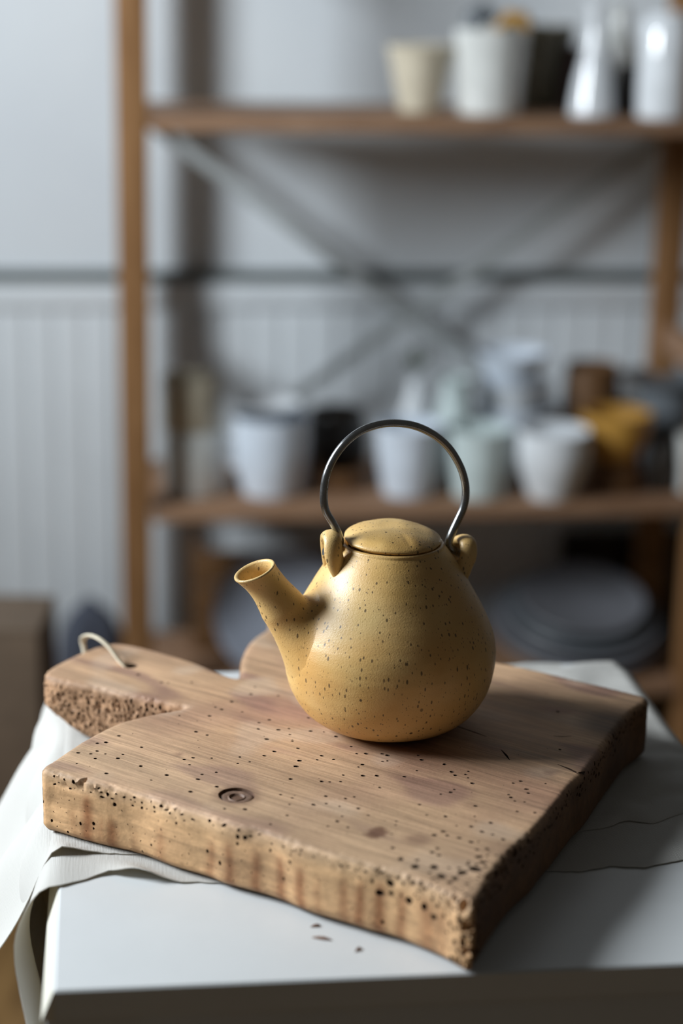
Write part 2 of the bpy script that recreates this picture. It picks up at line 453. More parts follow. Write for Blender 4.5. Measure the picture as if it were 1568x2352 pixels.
for u in (U0 + 0.044, U1 - 0.044):
    for v in (V0 + 0.044, V1 - 0.044):
        m = MB(); zt = Z_TABLE - SLAB - 0.001
        m.box(tab(u, v, zt / 2), TU, TV, (0, 0, 1), (0.022, 0.022, zt / 2), 0.003)
        m.build('leg', M_TABLE, tb)

# ------------------------------------------------------------------ wooden board
def bpx(x, y): 
    p = on_z(x, y, Z_BOARD); return (p.x, p.y)
ctrl = [(960, 1484), (650, 1424), (612, 1444), (577, 1468), (554, 1506), (550, 1540), (544, 1556), (500, 1540), (430, 1513), (330, 1485), (275, 1476), (240, 1479),
        (200, 1491), (150, 1513), (109, 1536), (102, 1547), (116, 1558), (213, 1577), (290, 1594), (391, 1614), (425, 1622), (400, 1629), (330, 1642), (264, 1661),
        (187, 1700), (126, 1741), (101, 1756), (97, 1766), (120, 1772), (170, 1786), (233, 1802), (315, 1820), (386, 1846), (468, 1869), (519, 1887), (616, 1912), (685, 1938),
        (738, 1955), (825, 1979), (899, 1998), (966, 2023), (1018, 2046), (1058, 2068), (1085, 2076), (1096, 2066), (1121, 2026), (1167, 1964), (1224, 1910), (1275, 1851), (1317, 1798),
        (1345, 1771), (1367, 1742), (1405, 1690), (1447, 1638), (1484, 1612), (1484, 1600), (1450, 1589), (1350, 1565), (1200, 1530), (1130, 1517)]
cw = [bpx(x, y) for x, y in ctrl]
raw = spline(cw, 14, True)
# keep each control point's place along the outline
raw = np.array(raw); seg = np.linalg.norm(np.roll(raw, -1, 0) - raw, axis=1); cum = np.concatenate([[0], np.cumsum(seg)]); LEN = cum[-1]
S_CTRL = [cum[i * 14] for i in range(len(ctrl))]
NS = int(LEN / 0.0026)
sv = np.linspace(0, LEN, NS, endpoint=False)
loopx = np.interp(sv, cum, np.append(raw[:, 0], raw[0, 0])); loopy = np.interp(sv, cum, np.append(raw[:, 1], raw[0, 1]))
OUT = np.stack([loopx, loopy], 1)
tan = np.roll(OUT, -3, 0) - np.roll(OUT, 3, 0); tan /= np.linalg.norm(tan, axis=1)[:, None]
area = 0.5 * np.sum(OUT[:, 0] * np.roll(OUT[:, 1], -1) - np.roll(OUT[:, 0], -1) * OUT[:, 1])
INW = np.stack([-tan[:, 1], tan[:, 0]], 1) * (1 if area > 0 else -1)
def outline_at(s):
    i = (s / LEN) * NS; i0 = int(math.floor(i)) % NS; f = i - math.floor(i); i1 = (i0 + 1) % NS
    return OUT[i0] * (1 - f) + OUT[i1] * f, INW[i0] * (1 - f) + INW[i1] * f
def pt_in(c):
    x, y = c; a = OUT; b = np.roll(OUT, -1, 0)
    cond = (a[:, 1] > y) != (b[:, 1] > y)
    xi = (b[:, 0] - a[:, 0]) * (y - a[:, 1]) / (b[:, 1] - a[:, 1] + 1e-15) + a[:, 0]
    return (np.sum(cond & (x < xi)) % 2) == 1
# ------------------------------------------------------------------ linen cloth (one folded cloth, two layers show)
ZC = Z_TABLE + 0.0008
CL = MB(); uvs = []
NV = 64
def add_sheet(pts, uvp, th=0.0006):
    """pts[i][j] grid -> doubled into a thin solid with hem"""
    ni = len(pts); nj = len(pts[0])
    nrm = [[None] * nj for _ in range(ni)]
    for i in range(ni):
        for j in range(nj):
            a = pts[min(i + 1, ni - 1)][j] - pts[max(i - 1, 0)][j]; b = pts[i][min(j + 1, nj - 1)] - pts[i][max(j - 1, 0)]
            n = a.cross(b); n = n.normalized() if n.length > 1e-12 else Vector((0, 0, 1))
            nrm[i][j] = n
    V = []; Fc = []
    for s in (0, 1):
        for i in range(ni):
            for j in range(nj):
                V.append(pts[i][j] + nrm[i][j] * (th * (0.5 - s))); uvs.append(uvp[i][j])
    id = lambda s, i, j: s * ni * nj + i * nj + j
    for i in range(ni - 1):
        for j in range(nj - 1):
            Fc.append((id(0, i, j), id(0, i + 1, j), id(0, i + 1, j + 1), id(0, i, j + 1)))
            Fc.append((id(1, i, j), id(1, i, j + 1), id(1, i + 1, j + 1), id(1, i + 1, j)))
    for i in range(ni - 1):
        for j in (0, nj - 1): Fc.append((id(0, i, j), id(1, i, j), id(1, i + 1, j), id(0, i + 1, j)))
    for j in range(nj - 1):
        for i in (0, ni - 1): Fc.append((id(0, i, j), id(0, i, j + 1), id(1, i, j + 1), id(1, i, j)))
    CL.add(V, Fc)
def clear(c):
    if pt_in(c): return 0.0
    return sstep(0.001, 0.022, float(np.min(np.linalg.norm(OUT[::4] - np.array(c), axis=1))))
def fray(i, seed, amp): return amp * (noise.noise(Vector((i * 0.35, seed, 0))) + 0.6 * noise.noise(Vector((i * 1.1, seed, 3))))

def layer(hem_px, zoff, seed, hang_len, flare, wave, hem_hang):
    """hem_px: near hem on the table from the right to the table's left edge.  Beyond the left edge the
    cloth bends over and hangs; hem_hang(s)->dv shifts the hem while it hangs."""
    hem = [on_z(x, y, ZC + zoff) for x, y in hem_px]
    us = [p.dot(TU) for p in hem]; vv = [p.dot(TV) for p in hem]
    order = np.argsort(us); us = np.array(us)[order]; vv = np.array(vv)[order]
    rows = []; uvr = []
    n_over = 30; n_top = 120
    UR = U1 + 0.001
    L_over = 0.05
    # right: hanging over the right edge
    for i in range(10, 0, -1):
        s = L_over * i / 10
        rows.append(('R', s))
    for i in range(n_top + 1): rows.append(('T', UR + (U0 - UR) * i / n_top))
    for i in range(1, n_over + 1): rows.append(('L', hang_len * i / n_over))
    pts = []
    for ri, row in enumerate(rows):
        line = []; ul = []
        k, a = row
        u = UR if k == 'R' else (U0 if k == 'L' else a)
        vn = float(np.interp(u, us, vv)) + fray(ri, seed, 0.0014)
        if k == 'L': vn += hem_hang(a)
        vf = V1 + 0.002
        for j in range(NV + 1):
            t = (j / NV) ** 1.5
            v = vn + (vf - vn) * t
            lift = 0.0
            if k == 'T':
                z = ZC + zoff; uu = a
                # soft ripples, fading under the board
                P2 = tab(a, v, 0); w = wave(u, v - vn) * clear((P2.x, P2.y))
                z += w
            elif k == 'R':
                uu = UR + 0.012 * (1 - math.exp(-a / 0.006)) + a * 0.15; z = ZC + zoff - 0.9 * max(0, a - 0.003) 
            else:
                fl = flare(a, v)
                uu = U0 - fl; z = ZC + zoff + wave(u, v - vn) * max(0, 1 - a / 0.03) - (sqrt(max(0.12 * a * a, a * a - 0.6 * fl * fl)) if a > 0.0 else 0)
                # bend smoothly over the edge
                z += 0.002 * math.exp(-a / 0.01)
            back = sstep(vf - 0.03, vf, v)
            z -= 0.004 * back
            p = tab(uu, v, z)
            line.append(p)
            s_u = u if k == 'T' else (UR + a if k == 'R' else U0 - a)
            ul.append((s_u, v))
        pts.append(line); uvr.append(ul)
    add_sheet(pts, uvr)
lower_hem = [(1900, 1958), (1568, 1975), (1480, 1992), (1400, 1990), (1330, 2002), (1270, 2000), (1000, 2010), (700, 2030), (446, 2027), (357, 2024), (304, 2016), (250, 2006), (214, 2014), (179, 2026), (120, 2038)]
def lower_wave(u, dv):
    x = (u - (U0 + 0.050)) / 0.018
    return 0.0065 * math.exp(-x * x) * math.exp(-dv / 0.035) + 0.0012 * math.exp(-dv / 0.02) * (0.5 + 0.5 * sin(u * 90)) * (1 if u < 0.12 else 0.0) + (0.0008 * (0.6 + noise.noise(Vector((u * 20, dv * 40, 8)))) * (1 - math.exp(-dv / 0.004)) if u > 0.2 else 0.0)
def lower_flare(a, v):
    return 0.030 * (1 - math.exp(-a / 0.020)) * (1 - 0.55 * sstep(0.03, 0.11, a)) + 0.004 * sin(v * 60 + a * 20) * sstep(0, 0.03, a)
layer(lower_hem, 0.0, 3.1, 0.16, lower_flare, lower_wave, lambda a: -0.018 * sstep(0, 0.04, a) + -0.05 * sstep(0.04, 0.16, a))
upper_hem = [(1900, 1855), (1568, 1868), (1500, 1893), (1440, 1884), (1400, 1898), (1340, 1908), (1000, 1930), (600, 1960), (264, 1962), (214, 1960), (143, 1962), (110, 1966)]
def upper_wave(u, dv):
    x = (u - (U0 + 0.0)) / 0.05
    return 0.006 * math.exp(-x * x) * math.exp(-dv / 0.06) + (0.0030 * (0.6 + noise.noise(Vector((u * 22, dv * 45, 3)))) * (1 - math.exp(-dv / 0.004)) if u > 0.2 else 0.0)
def upper_flare(a, v):
    w = sstep(1.05, 1.45, v)
    return 0.006 * (1 - math.exp(-a / 0.010)) + a * (0.60 - 0.12 * w) + 0.007 * sin(v * 42 + 1.0) * sstep(0, 0.06, a)
layer(upper_hem, 0.0009, 8.7, 0.20, upper_flare, upper_wave, lambda a: -0.005 * sstep(0, 0.03, a) - 0.10 * sstep(0.03, 0.20, a))
cl = CL.build('linen_cloth', M_LINEN, loc=tab(U0 + 0.2, 1.3, ZC), sharp=80)
tag(cl, 'off-white linen cloth folded under the wooden board and hanging off the table', 'cloth')
uvl = cl.data.uv_layers.new(name='UVMap')
for lp in cl.data.loops: uvl.data[lp.index].uv = uvs[lp.vertex_index]

RIM = 0.0045                      # edge rounding
sA, sB = S_CTRL[28], S_CTRL[43]   # front face
sH0, sH1 = S_CTRL[14], S_CTRL[20] # worm-eaten side of the handle
sR1 = S_CTRL[54]                  # end of the right side
HT = BT                           # strip height
def prof(h):
    """h from 0 at the top inset ring to HT at the bottom -> (inset, z below top)"""
    q = RIM * 1.0
    if h < q:
        a = (h / q) * pi / 2; return RIM * (1 - sin(a)), RIM * (1 - cos(a))
    return max(0, (h - (HT - 0.004)) * 0.9), h
def corner_wear(s):               # how eaten away the edge is
    w = math.exp(-((s - sB) / 0.022) ** 2) + 0.55 * math.exp(-((s - sB - 0.05) / 0.05) ** 2)
    w += 0.45 * math.exp(-((s - sA - 0.02) / 0.02) ** 2)
    if sA < s < sB: w += 0.22
    return w
def strip_point(s, h, extra=0.0):
    p, nin = outline_at(s % LEN)
    i, z = prof(h)
    w = corner_wear(s)
    e = 0.0
    if h < 0.012 or (abs(s - sB) < 0.03):
        near = 1 - sstep(0.0, 0.012, h)
        if abs(s - sB) < 0.03: near = max(near, 0.75 * math.exp(-((s - sB) / 0.007) ** 2))
        nn = noise.noise(Vector((s * 160, h * 160, 1.7))) + 0.6 * noise.noise(Vector((s * 420, h * 420, 5.1)))
        e = max(0, nn) * w * near * 0.0095
    rough = 0.00025 * noise.noise(Vector((s * 500, h * 500, 0.3))) + 0.0006 * noise.noise(Vector((s * 45, h * 45, 9)))
    if sH0 < s < sH1:
        rough += 0.0022 * abs(noise.noise(Vector((s * 210, h * 130, 2.2)))) + 0.001 * noise.noise(Vector((s * 520, h * 300, 4)))
    fade = sstep(0.0, 0.003, h)
    d = i + (e + rough + extra) * (1 if h > 0 else 0.0) * max(fade, 0.0)
    lift = 0.30 * math.exp(-((s - S_CTRL[15]) / 0.028) ** 2)      # the handle's underside rises towards its end
    zz = z * (1 - lift * sstep(0.3 * HT, HT, h)) if lift > 0.01 else z
    if lift > 0.01: d += 0.006 * lift / 0.30 * sstep(0.55 * HT, HT, h)
    return Vector((p[0] + nin[0] * d, p[1] + nin[1] * d, Z_BOARD - zz - e * 0.5 * fade))
# ---- pits (worm holes, cracks)
top_px = []
A2 = [(418,490),(320,523),(360,519),(235,566),(291,571),(320,558),(357,572),(311,593),(413,592),(425,585),(436,575),(519,541),(228,616),(516,626),(361,659),(563,690),(633,667),(764,471),(815,486),(712,597),(722,602),(736,620),(752,589),(835,590),(962,586),(952,614),(1006,608),(792,664),(856,654),(774,686),(1072,581),(1117,561),(1223,547),(1330,580),(1384,596),(1310,598),(1230,602),(1215,628),(1190,685),(1330,696),(1366,698),(1415,696),(1427,667),(1496,631),(1513,620),(1488,570),(1530,570),(1463,538),(1440,488),(1395,494),(1340,474),(1183,457),(1135,462),(1045,458),(1082,505),(1198,514),(1187,484),(1095,417),(825,401),(852,362),(972,383),(1048,430),(925,337),(880,372),(690,400),(1145,755),(1197,770),(1185,799),(1293,800),(1350,795),(1348,762),(1437,773),(1477,765),(1495,817),(1422,852),(1400,875),(1540,847),(1175,848),(1358,897),(1448,903),(740,742),(858,720),(893,818),(985,820),(1100,888),(1270,410),(1280,470),(610,250),(640,252),(505,215),(745,250),(1030,270),(1012,302),(1135,310)]
B3 = [(22,412),(72,405),(92,456),(115,487),(157,486),(123,547),(142,536),(55,582),(42,611),(228,487),(248,483),(252,494),(230,522),(251,519),(205,586),(142,586),(217,638),(383,562),(327,590),(404,514),(388,494),(505,535),(538,568),(553,583),(600,580),(612,566),(611,595),(630,620),(489,669),(533,660),(550,648),(551,658),(644,720),(394,715),(427,760),(510,766),(640,766),(812,618),(845,609),(871,645),(879,663),(792,670),(802,682),(819,698),(862,702),(830,745),(908,750),(956,620),(985,682),(65,688),(104,680),(38,722),(122,732),(48,767),(168,760),(27,788),(52,812),(75,818),(291,788),(288,805),(271,846),(500,835),(518,852),(460,850),(560,808),(625,812),(610,818),(673,835),(720,848),(624,882),(657,880),(651,915),(695,912),(767,870),(836,868),(571,863),(712,795),(1225,445),(1020,468),(475,910),(450,928),(480,940),(525,995),(571,997),(275,908),(1275,400),(1010,300)]
rnd = random.Random(11)
for (x, y) in A2: top_px.append((60 + x / 1.96, 1440 + y / 1.96, rnd.uniform(0.0008, 0.0015)))
for (x, y) in B3: top_px.append((760 + x / 1.9406, 1480 + y / 1.9406, rnd.uniform(0.0008, 0.0015)))
def blob(c, a, b, ang, n, r, jit=0.15):
    return [(c[0] + cos(ang) * a * (1 + r.uniform(-jit, jit)) * cos(t) - sin(ang) * b * sin(t), c[1] + sin(ang) * a * cos(t) + cos(ang) * b * (1 + r.uniform(-jit, jit)) * sin(t)) for t in [2 * pi * k / n for k in range(n)]]
class PitSet:
    def __init__(s): s.p = []
    def try_add(s, c, r, poly, depth):
        for (c2, r2, _, _) in s.p:
            if (c[0] - c2[0]) ** 2 + (c[1] - c2[1]) ** 2 < (r + r2 + 0.0005) ** 2: return False
        s.p.append((c, r, poly, depth)); return True
KNOT = bpx(543, 1827); CORDH = bpx(300, 1530); LENS = bpx(866, 1914); SPOT = bpx(410, 1733)
PT = PitSet()
PT.try_add(KNOT, 0.0135, blob(KNOT, 0.0118, 0.0112, GRAIN, 28, rnd, 0.02), 0.0022)
PT.try_add(CORDH, 0.0055, blob(CORDH, 0.0050, 0.0046, 0, 18, rnd, 0.03), 0.030)
# long crack behind the pot and across to the right edge
def crack(pxs, wid, dep):
    pts = [np.array(bpx(x, y)) for x, y in pxs]; L = []; R_ = []
    for i, p in enumerate(pts):
        t = pts[min(i + 1, len(pts) - 1)] - pts[max(i - 1, 0)]; t /= np.linalg.norm(t); n = np.array([-t[1], t[0]])
        w = wid * (0.25 if i in (0, len(pts) - 1) else rnd.uniform(0.6, 1.1))
        L.append(p + n * w); R_.append(p - n * w)
    poly = [tuple(q) for q in R_] + [tuple(q) for q in L[::-1]]
    c = np.mean(poly, axis=0); r = max(np.linalg.norm(np.array(q) - c) for q in poly)
    PT.p.append(((c[0], c[1]), r * 0.0, poly, dep)); return pts
crk1 = crack([(1030, 1662), (1060, 1672), (1090, 1682), (1118, 1692)], 0.0007, 0.006)
crk2 = crack([(1280, 1755), (1305, 1765), (1325, 1775), (1343, 1772)], 0.0011, 0.008)
crk3 = crack([(1150, 1722), (1162, 1735), (1170, 1746)], 0.0009, 0.004)
crk4 = crack([(1270, 1690), (1290, 1692), (1312, 1691)], 0.0007, 0.004)
def near_crack(c):
    return any(min(np.linalg.norm(np.array(c) - q) for q in k) < 0.006 for k in (crk1, crk2, crk3, crk4))
def inside_margin(c):
    return min(np.linalg.norm(OUT - np.array(c), axis=1)) > 0.0075
for (x, y, r) in top_px:
    c = bpx(x, y)
    if not inside_margin(c) or near_crack(c): continue
    PT.try_add(c, r * 1.3, blob(c, r * rnd.uniform(1.0, 1.35), r * 0.95, GRAIN + rnd.uniform(-.4, .4), 9, rnd), rnd.uniform(0.002, 0.005))
# fine pin holes
bb0 = OUT.min(0); bb1 = OUT.max(0)
k = 0
while k < 130:
    c = (rnd.uniform(bb0[0], bb1[0]), rnd.uniform(bb0[1], bb1[1])); k += 1
    if pt_in(c) and inside_margin(c) and not near_crack(c):
        r = rnd.uniform(0.00025, 0.0005); PT.try_add(c, r, blob(c, r * 1.4, r, GRAIN, 6, rnd), 0.0015)
# eaten patch by corner B on the top face
Bc = np.array(bpx(1075, 2050))
for k in range(620):
    c = (Bc[0] + rnd.gauss(0.004, 0.018), Bc[1] + rnd.gauss(0.020, 0.024))
    dm = min(np.linalg.norm(OUT - np.array(c), axis=1))
    if pt_in(c) and 0.0062 < dm < 0.020 and rnd.random() < 1.25 - dm / 0.02:
        r = min(rnd.uniform(0.0006, 0.0028), (dm - RIM - 0.0004) / 1.7); PT.try_add(c, r * 1.3, blob(c, r * rnd.uniform(1, 1.6), r, rnd.uniform(0, 3), 8, rnd, .3), rnd.uniform(.0015, .004))
PS = PitSet()
def s_h_from_px(x, y):
    """place on the front face (plane through A and B) -> s,h"""
    a = Vector((*outline_at(sA)[0], Z_BOARD)); b = Vector((*outline_at(sB)[0], Z_BOARD))
    n = (b - a).cross(Vector((0, 0, 1))); p = on_plane(x, y, a, n)
    d = np.linalg.norm(OUT - np.array((p.x, p.y)), axis=1); msk = (sv > sA - .02) & (sv < sB + .02)
    i = int(np.argmin(np.where(msk, d, 9))); return sv[i], Z_BOARD - p.z
A2F = [(545,741),(628,780),(485,805),(382,812),(350,760),(112,870),(180,922),(244,888),(300,892),(292,911),(530,995),(488,1027),(658,898),(933,963),(966,968),(935,995),(780,1023),(1068,1028),(855,1080),(1150,1072),(80,786),(1117,1150)]
B3F = [(278,1003),(150,1078),(450,1178),(480,1220),(201,1265),(495,1290),(30,935)]
for (x, y, k) in [(a, b, 0) for a, b in A2F] + [(a, b, 1) for a, b in B3F]:
    X, Y = (60 + x / 1.96, 1440 + y / 1.96) if k == 0 else (760 + x / 1.9406, 1480 + y / 1.9406)
    s, h = s_h_from_px(X, Y); h = min(max(h, 0.006), HT - 0.003); r = rnd.uniform(0.0008, 0.0014)
    PS.try_add((s, h), r * 1.3, blob((s, h), r, r * 1.15, 0, 9, rnd), 0.004)
for k in range(230):       # crumbling arris along the front
    s = rnd.uniform(sA, sB + 0.01); h = 0.0035 + abs(rnd.gauss(0, 0.0035))
    dens = 0.35 + 0.65 * max(0, noise.noise(Vector((s * 30, 0, 0))) + 0.3)
    if rnd.random() > dens or h > HT - .004: continue
    r = rnd.uniform(0.0004, 0.0012); PS.try_add((s, h), r * 1.4, blob((s, h), r * rnd.uniform(1, 1.8), r * 0.8, rnd.uniform(-.4, .4), 8, rnd, .3), rnd.uniform(.001, .003))
for k in range(420):       # eaten vertical arris at B
    s = sB + rnd.gauss(0.0, 0.006) ; h = rnd.uniform(0.004, HT - 0.003)
    r = rnd.uniform(0.0006, 0.0026); PS.try_add((s, h), r * 1.4, blob((s, h), r, r * rnd.uniform(1, 1.6), 0, 8, rnd, .3), rnd.uniform(.0015, .004))
for k in range(700):       # crumbled arris around B
    s = sB + rnd.gauss(0.012, 0.030); h = 0.002 + abs(rnd.gauss(0, 0.006))
    r = min(rnd.uniform(0.0006, 0.0026), max(0.0004, (h - 0.0012) / 1.5)); PS.try_add((s, h), r * 1.35, blob((s, h), r * rnd.uniform(1, 1.4), r, rnd.uniform(-.4, .4), 9, rnd, .3), rnd.uniform(.0015, .0045))
for k in range(300):       # right side upper arris
    s = rnd.uniform(sB, sR1); h = 0.0035 + abs(rnd.gauss(0, 0.006)); 
    if h > HT - .004: continue
    r = rnd.uniform(0.0004, 0.0015); PS.try_add((s, h), r * 1.4, blob((s, h), r * rnd.uniform(1, 1.8), r, rnd.uniform(-.5, .5), 8, rnd, .3), rnd.uniform(.001, .003))
for k in range(900):       # worm-eaten handle side
    s = rnd.uniform(sH0, sH1 + .004); h = rnd.uniform(0.005, HT - .003)
    r = rnd.uniform(0.0004, 0.0013); PS.try_add((s, h), r * 1.5, blob((s, h), r, r * rnd.uniform(1, 2.0), rnd.uniform(-.6, .6), 8, rnd, .3), rnd.uniform(.001, .0035))
for k in range(160):       # sparse scratches elsewhere on the front
    s = rnd.uniform(sA, sB); h = rnd.uniform(0.006, HT - .003)
    r = rnd.uniform(0.0002, 0.00042); PS.try_add((s, h), r * 4, blob((s, h), r * rnd.uniform(1, 3), r, rnd.uniform(0, 3), 6, rnd, .3), 0.0008)

def cdt_region(boundary, pits, grid):
    """triangulate inside boundary; returns verts, tris, pit loops"""
    pts = [Vector(p) for p in boundary]; nb = len(pts); faces = [list(range(nb))]
    for (_, _, poly, _) in pits:
        b = len(pts); pts += [Vector(q) for q in poly]; faces.append(list(range(b, b + len(poly))))
    pts += [Vector(g) for g in grid]
    ov, oe, of, vorig, eorig, forig = delaunay_2d_cdt(pts, [], faces, 1, 1e-7, True)
    inv = {}
    for i, l in enumerate(vorig):
        for q in l: inv[q] = i
    tris = []; 
    for f, fo in zip(of, forig):
        if any(q > 0 for q in fo): continue
        if fo: tris.append(tuple(f))
    loops = [[inv[q] for q in faces[k + 1]] for k in range(len(pits))]
    bl = [inv[q] for q in range(nb)]
    return [tuple(v) for v in ov], tris, loops, bl
# top region
inset = [tuple(OUT[i] + INW[i] * RIM) for i in range(NS)]
# densify grid
pit_c = np.array([p[0] for p in PT.p]); pit_r = np.array([max(math.dist(q, p[0]) for q in p[2]) for p in PT.p])
GS = 0.0034; grid = []
for gy in np.arange(bb0[1], bb1[1], GS):
    for gx in np.arange(bb0[0], bb1[0], GS):
        c = (gx + rnd.uniform(-.0008, .0008), gy + rnd.uniform(-.0008, .0008))
        if not pt_in(c): continue
        if min(np.linalg.norm(OUT - np.array(c), axis=1)) < RIM + 0.0018: continue
        if np.any(np.linalg.norm(pit_c - np.array(c), axis=1) < pit_r + 0.0006): continue
        grid.append(c)
tv_, tt_, tl_, tb_ = cdt_region(inset if area > 0 else inset[::-1], PT.p, grid)
BV = []; BF = []; BCOL = []
a0 = np.array(outline_at(sA)[0]); b0 = np.array(outline_at(sB)[0]); axd = (b0 - a0) / np.linalg.norm(b0 - a0); axn = np.array([-axd[1], axd[0]])
def top_colour(x, y):
    q = np.array((x, y)) - a0; al_ = q @ axd; ac = q @ axn
    n1 = noise.noise(Vector((al_ * 8, ac * 22, 0))); n2 = noise.noise(Vector((al_ * 22, ac * 40, 4))); n3 = noise.noise(Vector((x * 14, y * 14, 7)))
    c = np.array((0.52, 0.335, 0.205)) * (1 + 0.24 * n1 + 0.14 * n2)
    k = min(1, 1.1 * max(0, n3)); c = c * (1 - k) + np.array((0.34, 0.19, 0.14)) * k
    n4 = noise.noise(Vector((al_ * 16, ac * 45, 11))); k = 0.7 * sstep(0.15, 0.5, n4); c = c * (1 - k) + np.array((0.27, 0.15, 0.12)) * k
    n5 = noise.noise(Vector((x * 26, y * 26, 21))); k = 0.5 * sstep(0.15, 0.5, n5); c = c * (1 - k) + np.array((0.58, 0.44, 0.33)) * k
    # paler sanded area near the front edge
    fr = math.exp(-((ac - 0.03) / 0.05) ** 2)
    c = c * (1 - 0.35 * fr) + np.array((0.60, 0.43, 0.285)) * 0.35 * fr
    # reddish heart strip towards the crack
    hs = math.exp(-((ac - 0.158) / 0.03) ** 2) * sstep(0.1, 0.2, al_)
    c = c * (1 - 0.5 * hs) + np.array((0.25, 0.125, 0.078)) * 0.5 * hs
    dl = math.hypot(*(np.array((x, y)) - np.array(LENS)) * 1.0)
    ll = np.array((x, y)) - np.array(LENS); la = ll @ axd; lb = ll @ axn
    k = sstep(1.15, 0.8, (la / 0.0056) ** 2 + (lb / 0.0095) ** 2); c = c * (1 - 0.8 * k) + np.array((0.13, 0.055, 0.035)) * 0.8 * k
    for (sp, ra, kk) in ((SPOT, 0.0048, 0.55), (bpx(960, 1930), 0.012, 0.5), (bpx(1080, 1850), 0.008, 0.3), (bpx(1260, 1775), 0.006, 0.5), (bpx(1150, 1950), 0.012, 0.25)):
        dd = math.hypot(x - sp[0], y - sp[1]); k = kk * sstep(ra, ra * 0.3, dd); c = c * (1 - k) + np.array((0.15, 0.075, 0.055)) * k
    kd = math.hypot(x - KNOT[0], y - KNOT[1]); k = 0.55 * sstep(0.019, 0.011, kd); c = c * (1 - k) + np.array((0.16, 0.085, 0.055)) * k
    # dark patch near the far right corner, shade put into the wood colour
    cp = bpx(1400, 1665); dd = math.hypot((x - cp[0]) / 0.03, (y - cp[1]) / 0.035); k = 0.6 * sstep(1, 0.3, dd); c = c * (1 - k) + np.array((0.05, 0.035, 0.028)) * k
    return c
RINGS = [(s_h_from_px(x, y)[0], w, a, h_) for (x, y, w, a, h_) in ((168, 1860, .0020, .35, .016), (200, 1880, .0034, .85, .006), (245, 1895, .0030, .8, .018), (222, 1890, .0016, .5, .016), (355, 1925, .0026, .45, .014), (300, 1910, .0020, .25, .02),
    (468, 1940, .0026, .6, .012), (520, 1950, .0026, .75, .010), (570, 1965, .0026, .75, .010), (622, 1985, .0028, .8, .008), (672, 2010, .0028, .8, .010), (722, 2020, .0020, .4, .012), (775, 2045, .0026, .6, .010), (815, 2060, .0026, .8, .008), (860, 2075, .0028, .85, .006), (905, 2090, .0026, .7, .006), (960, 2105, .0050, .6, .006), (1000, 2120, .0040, .4, .006))]
def side_colour(s, h):
    if sA - 0.01 < s < sB + 0.004:
        d = s - sA
        c = np.array((0.73, 0.455, 0.24)) * (1 + 0.12 * noise.noise(Vector((d * 30, h * 60, 3))))
        # growth rings crossing the sawn edge
        st = 0.0
        for (s0, wd, am, ht) in RINGS:
            lean = 0.002 * noise.noise(Vector((s0 * 50, h * 60, 1)))
            q = (s - s0 + lean) / (1.3 * wd * (0.75 + 0.5 * sstep(0.0, HT, h)))
            st = max(st, am * math.exp(-q * q) * sstep(ht, ht + 0.012, h + 0.004 * noise.noise(Vector((d * 120, 0, 2)))))
        k = min(0.9, st * 1.1); c = c * (1 - k) + np.array((0.33, 0.135, 0.055)) * k
        pale = 0.6 * sstep(0.013, 0.004, h); c = c * (1 - pale) + np.array((0.68, 0.47, 0.29)) * pale
        return c
    if sH0 - .01 < s < sH1 + .005:
        n1 = noise.noise(Vector((s * 60, h * 60, 3)))
        return np.array((0.50, 0.30, 0.175)) * (1 + 0.25 * n1)
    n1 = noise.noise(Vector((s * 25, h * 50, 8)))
    return np.array((0.17, 0.085, 0.04)) * (1 + 0.3 * n1)  # remaining sides darkened: their shade is put into the wood colour
def top_z(x, y):
    return Z_BOARD + 0.0003 * noise.noise(Vector((x * 30, y * 30, 0)))
def top_fade(x, y): return 1
tmap = {}
bset = set(tb_)
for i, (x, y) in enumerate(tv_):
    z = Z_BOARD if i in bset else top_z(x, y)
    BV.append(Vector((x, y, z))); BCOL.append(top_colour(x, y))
BF += [tuple(t) for t in tt_]
def add_pit(loop, inward, depth, shrink=0.8, col=(0.055, 0.03, 0.018)):
    c = sum((BV[i] for i in loop), Vector()) / len(loop)
    r1 = []; r0_ = []
    for i in loop:
        BV.append(BV[i].copy()); BCOL.append(np.array(col)); r0_.append(len(BV) - 1)
    for i in loop:
        BV.append(c + (BV[i] - c) * shrink + inward * depth); BCOL.append(np.array(col) * 0.8); r1.append(len(BV) - 1)
    n = len(loop)
    for k in range(n):
        BF.append((r0_[k], r0_[(k + 1) % n], r1[(k + 1) % n], r1[k]))
    BF.append(tuple(r1))
for k, lp in enumerate(tl_):
    if k == 0: add_pit(lp, Vector((0, 0, -1)), PT.p[k][3], 0.97, (0.17, 0.095, 0.062))
    else: add_pit(lp, Vector((0, 0, -1)), PT.p[k][3])
# strip region in (s,h)
rect = [(s, 0.0) for s in sv] + [(LEN, 0.0)]
hs_b = np.linspace(0, HT, 19)[1:-1]
rect += [(LEN, h) for h in hs_b] + [(LEN, HT)] + [(s, HT) for s in sv[::-1]] + [(0.0, h) for h in hs_b[::-1]]
pc = np.array([p[0] for p in PS.p]); pr = np.array([max(math.dist(q, p[0]) for q in p[2]) for p in PS.p])
grid = []
hrow = [0.0009, 0.0020, 0.0032, 0.0045] + list(np.arange(0.0068, HT - 0.002, 0.0025))
for h in hrow:
    for s in np.arange(0.0015, LEN - 0.001, 0.0026):
        c = (s + rnd.uniform(-.0006, .0006), h)
        if np.any(np.linalg.norm(pc - np.array(c), axis=1) < pr + 0.0004): continue
        grid.append(c)
